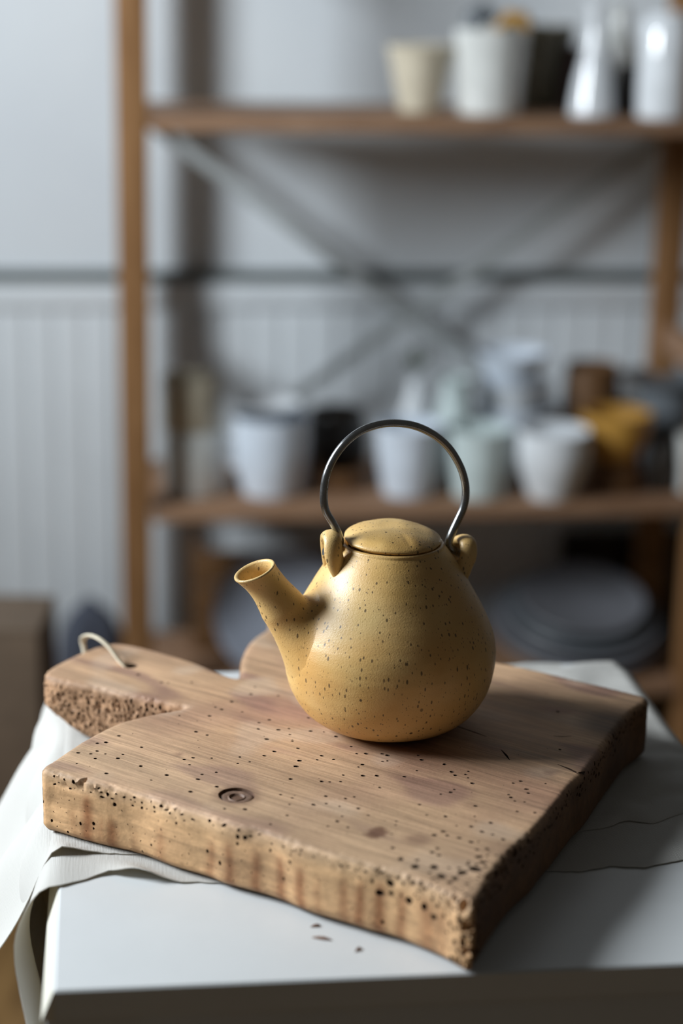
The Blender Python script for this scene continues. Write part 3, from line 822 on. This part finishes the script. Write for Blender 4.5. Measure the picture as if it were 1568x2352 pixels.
# pits must stay off the seam
keep = [p for p in PS.p if min(q[0] for q in p[2]) > 0.002 and max(q[0] for q in p[2]) < LEN - 0.002 and min(q[1] for q in p[2]) > 0.0012 and max(q[1] for q in p[2]) < HT - 0.001]
sv2, st2, sl2, sb2 = cdt_region(rect, keep, grid)
base = len(BV)
for (s, h) in sv2:
    BV.append(strip_point(s, h))
    c = side_colour(s % LEN, h)
    k = 1 - sstep(0.0, 0.006, h)
    p = BV[-1]; c = c * (1 - k) + top_colour(p.x, p.y) * k
    BCOL.append(c)
BF += [tuple(i + base for i in t) for t in st2]
for k, lp in enumerate(sl2):
    s, h = keep[k][0]; nin = outline_at(s)[1]
    onh = sH0 < s < sH1
    add_pit([i + base for i in lp], Vector((nin[0], nin[1], -0.5 if h < 0.004 else 0)).normalized(), keep[k][3], 0.7, (0.16, 0.085, 0.045) if onh else (0.12, 0.066, 0.038))
WELD = list(tb_) + [base + i for i in sb2]
# underside
bot = []
for i in range(NS):
    BV.append(strip_point(sv[i], HT)); BCOL.append(np.array((0.3, 0.18, 0.1))); bot.append(len(BV) - 1)
WELD += bot
BF.append(tuple(bot))
board = thing('cutting_board', Vector((*bpx(700, 1750), Z_BOARD - BT)), 'thick worm-eaten wooden cutting board with handle under the ochre teapot', 'cutting board')
me = bpy.data.meshes.new('board_plank')
off = board.location
me.from_pydata([tuple(v - off) for v in BV], [], BF)
att = me.color_attributes.new('tone', 'FLOAT_COLOR', 'POINT')
buf = np.ones((len(BV), 4), np.float32); buf[:, :3] = np.array(BCOL); att.data.foreach_set('color', buf.ravel())
plank = bpy.data.objects.new('plank', me); COL.objects.link(plank); plank.parent = board
bm = bmesh.new(); bm.from_mesh(me); bm.verts.ensure_lookup_table(); bmesh.ops.remove_doubles(bm, verts=[bm.verts[i] for i in WELD], dist=1e-6); bmesh.ops.recalc_face_normals(bm, faces=bm.faces)
bm.to_mesh(me); bm.free()
me.polygons.foreach_set('use_smooth', [True] * len(me.polygons)); me.set_sharp_from_angle(angle=radians(38)); me.update()
me.materials.append(M_BOARD)
# the round knot with its fallen-out centre
M_KNOT = NT('dark_knot'); _v = M_KNOT.mapped()
_r = M_KNOT.voro(M_KNOT.mapped((1, 1, 0.1)), 40)
M_KNOT.out(M_KNOT.ramp(M_KNOT.noise(_v, 160, 4), [(0.3, (0.085, 0.045, 0.03, 1)), (0.7, (0.22, 0.13, 0.085, 1))]), 0.6, M_KNOT.bump(M_KNOT.noise(_v, 300, 3), 0.3, 0.001))
m = MB(); kc = Vector((KNOT[0], KNOT[1], Z_BOARD - 0.0023))
pr_ = [(0.0026, -0.004), (0.0042, 0.0002), (0.0050, 0.0014), (0.0058, 0.0008), (0.0082, 0.0013), (0.0098, 0.0010), (0.0106, 0.0003), (0.0108, -0.0005)]
m.lathe(pr_, kc, 36, lambda r, a, z: r * (1 + 0.03 * sin(3 * a + 1) + 0.02 * sin(7 * a)))
m.add([kc + Vector((0.0031 * cos(t), 0.0031 * sin(t), -0.003)) for t in [2 * pi * k / 12 for k in range(12)]], [tuple(range(12))])
tag(m.build('knot', M_KNOT.m, board), 'dark round knot with a hole in its middle')
# hanging cord through the handle
cp = [on_z(300, 1532, Z_BOARD) + Vector((0, 0, -0.02)), on_z(300, 1532, Z_BOARD) + Vector((0, 0, -0.002))]
hb = on_z(199, 1489, Z_BOARD); ho = on_z(285, 1531, Z_BOARD)
def lerp(a, b, t): return a + (b - a) * t
cp = [ho + Vector((0.004, 0.001, -0.016)), ho + Vector((0.002, 0, -0.003)), lerp(ho, hb, 0.12) + Vector((0, 0, 0.0028)), lerp(ho, hb, 0.38) + Vector((0, 0, 0.0095)),
      lerp(ho, hb, 0.66) + Vector((0, 0, 0.0125)), lerp(ho, hb, 0.90) + Vector((-.001, .003, 0.0105)), lerp(ho, hb, 1.06) + Vector((-.002, .006, 0.004)), hb + Vector((-.003, .011, -0.008)), hb + Vector((-.001, .012, -0.030))]
path = [Vector(p) for p in spline([tuple(p) for p in cp], 8)]
m = MB(); m.tube(path, 0.0021, 10, (0.62, 1.25), up=(0.2, 0.4, 1))
tag(m.build('hanging_cord', M_CORD, board), 'pale cotton cord looped through the handle')

# ------------------------------------------------------------------ teapot
CMU = 0.01
SPIN = radians(18)
pot = thing('teapot', POT, 'ochre speckled stoneware teapot with a bent steel bail handle', 'teapot')
body_ctrl = [(0.0, 0.03), (3.0, 0.0), (3.6, 0.04), (4.4, 0.24), (5.2, 0.64), (5.95, 1.25), (6.45, 1.95), (6.88, 2.8), (7.15, 3.8), (7.28, 4.9), (7.25, 5.7), (7.05, 6.7), (6.65, 7.7),
             (6.15, 8.7), (5.6, 9.65), (5.05, 10.6), (4.55, 11.4), (4.08, 12.1), (3.70, 12.6), (3.52, 12.8)]
bp = spline(body_ctrl, 5)
bz = np.array([p[1] for p in bp]); br = np.array([p[0] for p in bp])
def Rb(z): return float(np.interp(z, bz[6:], br[6:]))
prof_b = [(p[0], p[1]) for p in bp] + [(3.51, 12.90), (3.46, 12.99), (3.36, 13.03), (3.2, 13.01), (3.1, 12.9), (3.02, 12.6), (3.3, 12.2), (4.2, 11.4), (5.2, 10.0), (6.2, 8.0), (6.6, 6), (6.3, 3.5), (5.0, 1.2), (3, .4), (0.0, 0.35)]
def throw(r, a, z):
    zz = z * 100
    return r * (1 + 0.0018 * sin(2 * a + 0.7) + 0.0012 * sin(3 * a + zz * 0.3)) + (0.00005 * sin(zz * 7.5) if 1 < zz < 12.5 else 0) + 0.0003 * noise.noise(Vector((cos(a) * 2, sin(a) * 2, zz * 0.4)))
m = MB(); m.lathe([(max(r, 1e-4) * CMU, z * CMU) for r, z in prof_b], POT, 128, throw)
m.build('body', M_GLAZE, pot, sharp=50)
def pot_pt(rho, t, z):
    """rho along the handle line towards +x end, t across it (towards the camera), z up, in cm"""
    d = Vector((cos(SPIN), sin(SPIN), 0)); q = Vector((sin(SPIN), -cos(SPIN), 0))
    return POT + (d * rho + q * t) * CMU + Vector((0, 0, z * CMU))
# spout, growing out of the wall to the left
NT_ = 56
def spout_pt(x, y, z): return pot_pt(-x, y, z)
def ring_pt(cx, cz, dx, dz, r, th, ry=None):
    l = sqrt(dx * dx + dz * dz); dx /= l; dz /= l
    return np.array([cx - dz * r * sin(th), (ry or r) * cos(th), cz + dx * r * sin(th)])
zc, hz, hy = 6.95, 3.65, 3.1
C1 = (7.75, 9.1); D1 = (0.54, 0.84); R1 = 1.55
rings = []
for s_ in np.linspace(0, 1, 22):
    ring = []
    for k in range(NT_):
        th = 2 * pi * k / NT_
        z = zc + hz * sin(th); y = hy * cos(th) * (1 - 0.18 * sin(th)); rb = Rb(z)
        x = sqrt(max(rb * rb - y * y, 0.01)) - 0.05
        B0 = np.array([x, y, z])
        # tangent to the wall pointing to the loop's centre
        to = np.array([Rb(zc), 0, zc]) - B0
        dr = (Rb(z + 0.05) - Rb(z - 0.05)) / 0.1
        nrm = np.array([x / rb, y / rb, -dr]); nrm /= np.linalg.norm(nrm)
        tg = to - nrm * (to @ nrm); tg /= (np.linalg.norm(tg) + 1e-9)
        E = ring_pt(*C1, *D1, R1, th)
        low = max(0, -sin(th))
        T0 = tg * (2.8 - 0.9 * low); T1 = np.array([D1[0], 0, D1[1]]) * (2.6 + 4.6 * low)
        h00 = 2 * s_ ** 3 - 3 * s_ ** 2 + 1; h10 = s_ ** 3 - 2 * s_ ** 2 + s_; h01 = -2 * s_ ** 3 + 3 * s_ ** 2; h11 = s_ ** 3 - s_ ** 2
        q = B0 * h00 + T0 * h10 + E * h01 + T1 * h11
        ring.append(spout_pt(*q))
    rings.append(ring)
up = spline([(7.75, 9.1, .54, .84, 1.55), (8.45, 10.15, .54, .84, 1.32), (9.02, 10.95, .50, .87, 1.28), (9.47, 11.48, .42, .91, 1.38), (9.65, 11.70, .39, .92, 1.46)], 5)
for (cx, cz, dx, dz, r) in up[1:]:
    rings.append([spout_pt(*ring_pt(cx, cz, dx, dz, r, 2 * pi * k / NT_)) for k in range(NT_)])
for (cx, cz, dx, dz, r) in [(9.68, 11.77, .38, .92, 1.44), (9.69, 11.80, .38, .92, 1.37), (9.68, 11.78, .38, .92, 1.28), (9.63, 11.68, .39, .92, 1.18), (9.25, 11.1, .45, .9, 1.04), (8.7, 10.3, .5, .86, 1.0), (8.0, 9.3, .5, .86, 1.05), (7.3, 8.3, .5, .86, 1.2), (6.6, 7.4, .6, .8, 1.2)]:
    rings.append([spout_pt(*ring_pt(cx, cz, dx, dz, r, 2 * pi * k / NT_)) for k in range(NT_)])
m = MB(); m.rings(rings)
m.build('spout', M_GLAZE, pot, sharp=60)
# lugs: a loop of clay on each shoulder
def lug(pts, rads):
    P = [pot_pt(*p) for p in pts]
    sp_ = spline([tuple(p) + (r,) for p, r in zip(P, rads)], 7)
    mm = MB(); d = Vector((cos(SPIN), sin(SPIN), 0))
    mm.tube([Vector(q[:3]) for q in sp_], [q[3] for q in sp_], 16, (1.28, 0.80), up=d)
    return mm.build('lug', M_GLAZE, pot, sharp=70)
lug([(-4.05, 1.10, 11.0), (-4.30, 0.98, 12.0), (-4.48, 0.92, 12.85), (-4.45, 0.64, 13.55), (-4.38, 0.0, 13.78), (-4.3, -0.64, 13.5), (-4.2, -0.92, 12.8), (-4.1, -0.98, 12.0), (-4.0, -1.1, 11.2)],
    [0.0028, 0.0046, 0.0050, 0.0050, 0.0050, 0.0049, 0.0048, 0.0046, 0.004])
lug([(4.55, 1.05, 10.2), (4.95, 0.95, 11.3), (5.20, 0.88, 11.9), (5.28, 0.60, 12.55), (5.28, 0.0, 12.75), (5.15, -0.60, 12.55), (4.95, -0.88, 12.1), (4.75, -0.95, 11.3), (4.5, -1.05, 10.4)],
    [0.0042, 0.0046, 0.0047, 0.0047, 0.0047, 0.0046, 0.0045, 0.0044, 0.004])
# lid
lid_o = POT + Vector((0.0000, 0, 0.1336))
tilt = Matrix.Rotation(radians(2.2), 3, 'Y') @ Matrix.Rotation(radians(1.5), 3, 'X')
lp_ = [(0.0, 0.86), (0.7, 0.85), (1.4, 0.78), (2.1, 0.62), (2.7, 0.40), (3.1, 0.17), (3.25, 0.04), (3.30, -0.05), (3.27, -0.14), (3.15, -0.24), (2.98, -0.36), (2.85, -0.46), (2.75, -0.9), (2.3, -0.95), (0.0, -0.6)]
ls = spline(lp_[:12], 4) + [np.array(q) for q in lp_[12:]]
m = MB(); n = 96; P = []; Q = []
for (r, z) in ls:
    for k in range(n):
        a = 2 * pi * k / n; r_ = max(r, 0.01) * (1 + 0.006 * sin(2 * a) + 0.005 * sin(5 * a + 1))
        x, y = r_ * cos(a), r_ * sin(a)
        zz = z + 0.05 * noise.noise(Vector((x * .8, y * .8, 0))) - 0.10 * math.exp(-((x + 2.6) / 0.5) ** 2 - ((y + 1.5) / 0.45) ** 2) * (1 if z > -.2 else 0)
        zz -= 0.05 * math.exp(-((x - 0.9 + 0.5 * (y + 2.2)) / 0.18) ** 2) * math.exp(-((y + 2.2) / 0.6) ** 2) * (1 if z > -.1 else 0)
        P.append(lid_o + tilt @ Vector((x, y, zz)) * CMU)
for i in range(len(ls) - 1):
    for k in range(n): Q.append((i * n + k, i * n + (k + 1) % n, (i + 1) * n + (k + 1) % n, (i + 1) * n + k))
m.add(P, Q); m.build('lid', M_GLAZE, pot, sharp=60)
# bail handle, bent from round wire, in the upright plane of the lugs
bn = Vector((sin(SPIN), -cos(SPIN), 0))
bail_px = [(781, 1243), (775, 1222), (763, 1200), (750, 1178), (744, 1155), (744, 1125), (750, 1090), (766, 1053), (792, 1018), (828, 990), (870, 975), (912, 972), (955, 979), (997, 999), (1031, 1029), (1055, 1068), (1067, 1105), (1069, 1138), (1063, 1168), (1050, 1197), (1036, 1228), (1031, 1252)]
pw = [on_plane(x, y, POT, bn) for x, y in bail_px]
le = [pot_pt(-4.9, 0, 12.7), pot_pt(-4.35, 0, 12.62), pot_pt(-3.9, 0.0, 12.85)]
re_ = [pot_pt(4.8, 0.0, 11.85), pot_pt(5.2, 0, 11.72), pot_pt(5.8, 0, 11.8)]
path = [Vector(q) for q in spline([tuple(p) for p in le + pw + re_], 6)]
m = MB(); m.tube(path, 0.00265, 16, up=bn)
m.build('bail_handle', M_STEEL, pot)

# ------------------------------------------------------------------ splinters on the table
for (x, y, l, ang) in ((725, 2128, 0.0032, 0.3), (740, 2157, 0.0062, -0.25), (822, 2182, 0.0030, 1.0)):
    c = on_z(x, y, Z_TABLE); d = Vector((cos(ang), sin(ang), 0)); q = Vector((-sin(ang), cos(ang), 0))
    m = MB()
    m.rings([[c + d * (a * l) + q * (w * b_[0]) + Vector((0, 0, max(0.0, w * (b_[1] + 1)))) for b_ in ((1, -1), (0.4, 0.5), (-0.6, 0.3), (-1, -1))] for a, w in ((-1, 0.0003), (-0.4, 0.0009), (0.2, 0.0011), (0.7, 0.0007), (1, 0.0002))], True, True)
    lab = {725: 'short curled splinter of brown wood beside the long splinter on the table', 740: 'longest thin brown wood splinter lying on the white table', 822: 'tiny wood crumb lying closest to the board front corner'}[x]
    o = m.build('wood_splinter', M_SPLINTER, smooth=False, loc=c); tag(o, lab, 'splinter', 'splinters on the white table')

# ------------------------------------------------------------------ pottery on the shelves
def pottery(name, label, cat, px, pz, depth_off, prof_px, mat, group=None, parts=None, tiltx=0, z=None, n=40):
    """stand a turned pot on a shelf: px image x of its axis, depth_off metres behind the shelf's front edge,
    pz shelf height; prof_px (radius,height) in image pixels at that distance"""
    pp = tab(0, SHELF_V + depth_off, 0)
    q = ray(px, 0); 
    # find the point at height pz in the vertical plane depth_off behind the front, on image column px
    lo, hi = -800, 3200
    for _ in range(40):
        mid = (lo + hi) / 2
        if on_plane(px, mid, pp, N_SHELF).z > pz: lo = mid
        else: hi = mid
    c = on_plane(px, (lo + hi) / 2, pp, N_SHELF); c.z = pz
    k = depth_of(c) / F
    prof_m = [(max(r, 0.05) * k, h * k) for r, h in prof_px]
    m = MB(); m.lathe(prof_m, c, n)
    if parts:
        t = thing(name, c, label, cat, group); m.build('body', mat, t); parts(t, c, k)
        return t
    o = m.build(name, mat, loc=c); tag(o, label, cat, group); return o
def vessel(r0, r1, h, w=5, foot=None, belly=None):
    """open pot: foot radius, mouth radius, height, wall (pixels); belly (radius, height)"""
    p = [(0.1, 0), (r0 * 0.9, 0), (r0, 2)]
    if belly: p += [tuple(q) for q in spline([(r0, 2), belly, (r1, h - 2)], 6)][1:]
    else: p += [(r0 + (r1 - r0) * t, 2 + (h - 4) * t) for t in (0.25, 0.5, 0.75, 1)]
    p += [(r1 - w / 2, h), (r1 - w, h - 2)]
    inner = [(max(r - w, 1), z) for r, z in p[3:-3]][::-1]
    p += [q for q in inner if q[1] > 8] + [(max(r0 - w, 1), 8), (0.1, 7)]
    return p
ZS = z_top
pottery('cream_bowl', 'cream conical bowl with a narrow foot on the upper shelf', 'bowl', 962, ZS, 0.13, vessel(46, 78, 150), M_CREAM)
big = pottery('white_crock', 'tall grey-white crock with things piled in it on the upper shelf', 'crock', 1122, ZS, 0.11, vessel(72, 86, 190), M_GREYW)
pottery('brown_bowl', 'wide olive brown bowl behind the white crock', 'bowl', 1235, ZS, 0.225, vessel(50, 78, 185), M_OLIVE)
# things lying in the crock
cc = big.location; k = depth_of(cc) / F
m = MB(); m.tube([cc + Vector((-0.030, -0.005, 0.105)), cc + Vector((-0.026, 0, 0.135)), cc + Vector((-0.014, 0.0, 0.144)), cc + Vector((0.004, 0, 0.137))], [0.010, 0.016, 0.015, 0.009], 14)
tag(m.build('dark_cup', M_SLATE, loc=cc + Vector((-0.02, 0, 0.105))), 'slate coloured small pot poking out of the white crock', 'pot')
m = MB(); m.tube([cc + Vector((0.005, 0.004, 0.118)), cc + Vector((0.024, 0.004, 0.137)), cc + Vector((0.046, 0.004, 0.134)), cc + Vector((0.053, 0.002, 0.122))], [0.007, 0.011, 0.012, 0.007], 14)
tag(m.build('mustard_scoop', M_MUSTARD, loc=cc + Vector((0.03, 0, 0.118))), 'mustard coloured piece poking out of the white crock', 'pottery piece')
pottery('oxblood_jar', 'dark oxblood jar behind the conical bottle', 'jar', 1318, ZS, 0.175, vessel(30, 24, 145, belly=(34, 60)), M_OXBLOOD)
bottle = [(0.1, 0), (48, 0), (52, 4), (50, 30), (42, 80), (30, 130), (22, 165), (19, 195), (19, 232), (25, 246), (25, 252), (17, 252), (14, 236), (14, 190), (14, 170), (0.1, 160)]
pottery('tall_bottle', 'tall conical white bottle with a slim neck on the upper shelf', 'bottle', 1358, ZS, 0.085, bottle, M_WHITE)
pottery('black_jar', 'small black jar between white bottle and white jar', 'jar', 1438, ZS, 0.14, vessel(26, 24, 108, belly=(32, 50)), M_BLACK)
pottery('slim_bottle', 'grey stoneware bottle standing behind the white bottle', 'bottle', 1412, ZS, 0.225, [(0.1, 0), (40, 0), (44, 6), (46, 100), (38, 150), (20, 185), (17, 225), (22, 235), (14, 235), (12, 200), (0.1, 190)], M_GREYW)
pottery('white_jar', 'tall straight white jar on the upper shelf right end', 'jar', 1522, ZS, 0.055, [(0.1, 0), (56, 0), (62, 6), (64, 100), (64, 190), (58, 214), (46, 226), (46, 234), (40, 234), (38, 222), (50, 200), (50, 20), (0.1, 12)], M_WHITE)

ZM = z_mid
pottery('canister', 'pale straight canister at the bottom of the stack beside shelf post', 'canister', 447, ZM, 0.10, [(0.1, 0), (68, 0), (72, 5), (72, 145), (68, 152), (62, 152), (60, 140), (60, 10), (0.1, 8)], M_GREYW, 'stacked canisters')
k = 2.85 / F
pottery('canister', 'cream canister on top of the stack beside shelf post', 'canister', 438, ZM + 153 * k, 0.10, [(0.1, 0), (64, 0), (68, 5), (68, 118), (64, 124), (58, 124), (56, 112), (56, 10), (0.1, 8)], M_CREAM, 'stacked canisters')
def ear(t, c, k):
    a = [c + Vector((-68 * k, -0.01, 130 * k)), c + Vector((-100 * k, -0.015, 128 * k)), c + Vector((-106 * k, -0.015, 90 * k)), c + Vector((-66 * k, -0.01, 56 * k))]
    mm = MB(); mm.tube([Vector(q) for q in spline([tuple(p) for p in a], 8)], 0.006, 10); mm.build('handle', M_WHITE, t)
pottery('white_mug', 'big bluish white mug with handle beside the canisters', 'mug', 622, ZM, 0.09, vessel(66, 88, 182, belly=(86, 90)), M_BLUEW, parts=ear)
pottery('white_dish', 'shallow white dish laid over the big mug', 'dish', 612, ZM + 184 * 2.84 / F, 0.10, vessel(42, 80, 30), M_WHITE)
pottery('dark_pot', 'black-brown pot behind the big white mug', 'pot', 770, ZM, 0.20, vessel(66, 60, 150, belly=(74, 80)), M_BLACK)
pottery('brown_dish', 'low brown dish in front of the black pot', 'dish', 775, ZM, 0.12, vessel(58, 66, 50), M_BROWN)
pottery('white_cup', 'white tapered cup behind the steel bail handle', 'cup', 936, ZM, 0.075, vessel(58, 78, 165, belly=(72, 80)), M_BLUEW, 'cups on the lower shelf')
pottery('celadon_cup', 'pale celadon cup between two white cups', 'cup', 1098, ZM, 0.060, vessel(58, 74, 160, belly=(70, 80)), M_CELADON, 'cups on the lower shelf')
pottery('white_cup', 'rounded white cup beside the mustard bowl', 'cup', 1264, ZM, 0.045, vessel(52, 84, 160, belly=(84, 90)), M_WHITE, 'cups on the lower shelf')
pottery('stacked_bowl', 'bluish white bowl at the bottom of the bowl stack', 'bowl', 1180, ZM, 0.215, vessel(60, 96, 150), M_BLUEW, 'bowl stack behind the cups')
pottery('stacked_bowl', 'bluish white bowl in the middle of the bowl stack', 'bowl', 1175, ZM + 105 * 2.97 / F, 0.215, vessel(50, 90, 105), M_WHITE, 'bowl stack behind the cups')
pottery('stacked_bowl', 'bluish white bowl on top of the bowl stack', 'bowl', 1172, ZM + 190 * 2.97 / F, 0.215, vessel(45, 84, 92), M_BLUEW, 'bowl stack behind the cups')
pottery('grey_green_jug', 'grey-green jug behind the celadon cup', 'jug', 1040, ZM, 0.155, [(0.1, 0), (44, 0), (48, 6), (50, 90), (46, 150), (36, 190), (34, 226), (42, 238), (32, 238), (26, 200), (0.1, 180)], M_CELADON)
def sprig(t, c, k):
    r = random.Random(5); mm = MB()
    for i in range(9):
        a = r.uniform(0, 6.28); l = r.uniform(30, 62) * k; b = c + Vector((0, 0, 235 * k)); d = Vector((cos(a) * 0.8, sin(a) * 0.8, r.uniform(0.3, 0.9))).normalized()
        q = d.cross(Vector((0, 0, 1))).normalized() * 9 * k
        up_ = d.cross(q).normalized() * 0.0008
        mm.add([b, b + d * l * .5 + q + up_, b + d * l, b + d * l * .5 - q + up_, b + d * l * .5 - up_ * 2], [(0, 1, 4), (1, 2, 4), (2, 3, 4), (3, 0, 4), (0, 3, 2, 1)])
    mm.build('leaves', M_LEAF, t)
pottery('herb_vase', 'small white vase of dry green leaves behind the cups', 'vase', 950, ZM, 0.215, [(0.1, 0), (36, 0), (40, 6), (42, 90), (34, 140), (20, 180), (18, 210), (23, 216), (14, 216), (12, 180), (0.1, 170)], M_WHITE, parts=sprig)
pottery('mustard_bowl', 'mustard yellow bowl on a brown stand beside white cup', 'bowl', 1410, ZM + 75 * 2.85 / F, 0.085, vessel(50, 82, 110, belly=(76, 60)), M_MUSTARD)
pottery('brown_stand', 'low brown stoneware pot under the mustard bowl', 'pot', 1410, ZM, 0.085, vessel(60, 56, 74), M_BROWN)
pottery('brown_crock', 'dark brown crock behind the mustard bowl', 'crock', 1348, ZM, 0.235, vessel(54, 60, 235, belly=(64, 120)), M_BROWN)
pottery('slate_pot', 'slate grey pot under the wide slate plate', 'pot', 1520, ZM, 0.21, vessel(60, 64, 190), M_SLATE)
pottery('slate_plate', 'wide slate plate lying on the slate pot', 'plate', 1524, ZM + 191 * 2.97 / F, 0.215, vessel(60, 106, 30, 6), M_SLATE)
pottery('dark_jar', 'black jar right of the mustard bowl', 'jar', 1512, ZM, 0.075, vessel(30, 28, 118, belly=(36, 60)), M_BLACK)
pottery('white_beaker', 'pale grey beaker at the right end of the lower shelf', 'beaker', 1592, ZM, 0.07, vessel(38, 44, 135), M_GREYW)

# ---- bottom shelf
ZB = z_bot
def leaning_plate(px, top_off, doff, rad, lean, mat, label, group=None):
    """plate tipped towards the room by lean degrees from lying flat, its near rim on the low shelf"""
    pp = tab(0, SHELF_V + doff, 0); c = on_plane(px, 1560, pp, N_SHELF); c.z = ZB + rad * sin(radians(lean)) + top_off
    R3 = Matrix.Rotation(PSI, 3, 'Z') @ Matrix.Rotation(radians(lean), 3, 'X')
    P = []; Q = []; n = 56; pr2 = [(0.001, 0.002), (rad * .6, 0.002), (rad * .66, 0.004), (rad * .97, 0.016), (rad, 0.020), (rad * .985, 0.022), (rad * .66, 0.009), (0.001, 0.007)]
    for (r, z) in pr2:
        for k in range(n): P.append(c + R3 @ Vector((r * cos(2 * pi * k / n), r * sin(2 * pi * k / n), z)))
    for i in range(len(pr2) - 1):
        for k in range(n): Q.append((i * n + k, i * n + (k + 1) % n, (i + 1) * n + (k + 1) % n, (i + 1) * n + k))
    m = MB().add(P, Q); return tag(m.build('platter', mat, loc=c), label, 'platter', group)
for i, (dz, rr, lab) in enumerate(((0.000, 0.142, 'widest and lowest of'), (0.014, 0.130, 'second from the bottom of'), (0.028, 0.116, 'second from the top of'), (0.042, 0.102, 'smallest and uppermost of'))):
    leaning_plate(1318 + (-6, 4, 0, 6)[i], dz + (0.142 - rr) * sin(radians(16)), 0.148 - 0.004 * i, rr, 16, (M_STONE, M_STONE, M_SLATE, M_STONE)[i], 'wide grey stoneware platter, ' + lab + ' the tilted pile on the low shelf', 'platters piled on the low shelf')
leaning_plate(648, 0.0, 0.105, 0.108, 52, plain('pale_blue_grey_glaze', (0.34, 0.37, 0.44, 1), 0.4), 'round pale plate leaning back on the low shelf near the left post')
# grey crate wall behind
q0 = on_plane(440, 1400, tab(0, SHELF_V + 0.2, 0), N_SHELF); uq = q0.dot(TU)
kz = on_plane(1440, 1222, tab(0, SHELF_V + 0.345, 0), N_SHELF).z
ka = on_plane(1285, 1300, tab(0, SHELF_V + 0.345, 0), N_SHELF).dot(TU); kb = ka + 0.30
m = MB(); m.box(tab((ka + kb) / 2, SHELF_V + 0.350, kz / 2 + .001), TU, TV, (0, 0, 1), ((kb - ka) / 2, 0.006, kz / 2), 0.002)
for uu in (ka + 0.010, kb - 0.010): m.box(tab(uu, SHELF_V + 0.342, kz / 2 + .001), TU, TV, (0, 0, 1), (0.010, 0.004, kz / 2), 0.001)
m.box(tab((ka + kb) / 2, SHELF_V + 0.342, kz - 0.009), TU, TV, (0, 0, 1), ((kb - ka) / 2 - 0.02, 0.004, 0.010), 0.001)
tag(m.build('black_board', M_BLACK, loc=tab(ka, SHELF_V + 0.35, 0)), 'black framed board standing against the wall behind the pile of platters', 'black_board')  # plain black board filling the dark area behind the platters
ct = thing('wooden_crate', tab(uq + 0.13, SHELF_V + 0.22, ZB), 'dark wooden crate standing behind the round pale plate', 'crate')
for i in range(3):
    m = MB(); m.box(tab(uq + 0.13, SHELF_V + 0.195, ZB + 0.030 + i * 0.056), TU, TV, (0, 0, 1), (0.13, 0.005, 0.026), 0.001); m.build('slat', M_BROWN, ct)
for s in (-1, 1):
    m = MB(); m.box(tab(uq + 0.13 + s * 0.122, SHELF_V + 0.241, ZB + 0.086), TU, TV, (0, 0, 1), (0.006, 0.040, 0.085), 0.001); m.build('side_panel', M_BROWN, ct)
m = MB(); m.box(tab(uq + 0.13, SHELF_V + 0.241, ZB + 0.006), TU, TV, (0, 0, 1), (0.114, 0.040, 0.005), 0.001); m.build('base_panel', M_BROWN, ct)

# ------------------------------------------------------------------ cardboard box on the floor at the left
BZ = 0.38
c1 = on_z(88, 1452, BZ); bx = thing('cardboard_box', Vector((c1.x - 0.15, c1.y + 0.08, 0)), 'plain brown cardboard box on the floor left of the shelf unit', 'box')
m = MB(); m.box((c1.x - 0.15, c1.y + 0.07, BZ / 2 - .001), (1, 0, 0), (0, 1, 0), (0, 0, 1), (0.15, 0.07, BZ / 2 - 0.002), 0.002); m.build('carton', M_CARD, bx)
for s in (-1, 1):
    m = MB(); m.box((c1.x - 0.15, c1.y + 0.07 + s * 0.0352, BZ - 0.0005), (1, 0, 0), (0, 1, 0), (0, 0, 1), (0.15, 0.0344, 0.0016), 0.0005); m.build('flap', M_CARD, bx)

# ------------------------------------------------------------------ dark blue sack between the box and the shelf unit
sc = on_plane(208, 1560, tab(0, SHELF_V + 0.27, 0), N_SHELF); sc.z = 0
m = MB()
def sack(r, a, z): return r * (1 + 0.10 * sin(3 * a + z * 9) + 0.06 * sin(5 * a - z * 14)) * (0.8 + 0.2 * abs(cos(a)))
m.lathe([(0.001, 0.0005), (0.040, 0.0005), (0.052, 0.03), (0.056, 0.08), (0.052, 0.12), (0.043, 0.15), (0.030, 0.17), (0.018, 0.178), (0.012, 0.186), (0.008, 0.19), (0.001, 0.188)], sc, 40, sack)
M_SACK = plain('dark_blue_cloth', (0.075, 0.085, 0.115, 1), 0.9)
tag(m.build('cloth_sack', M_SACK, loc=sc), 'dark blue tied cloth sack on the floor beside the shelf post', 'sack')
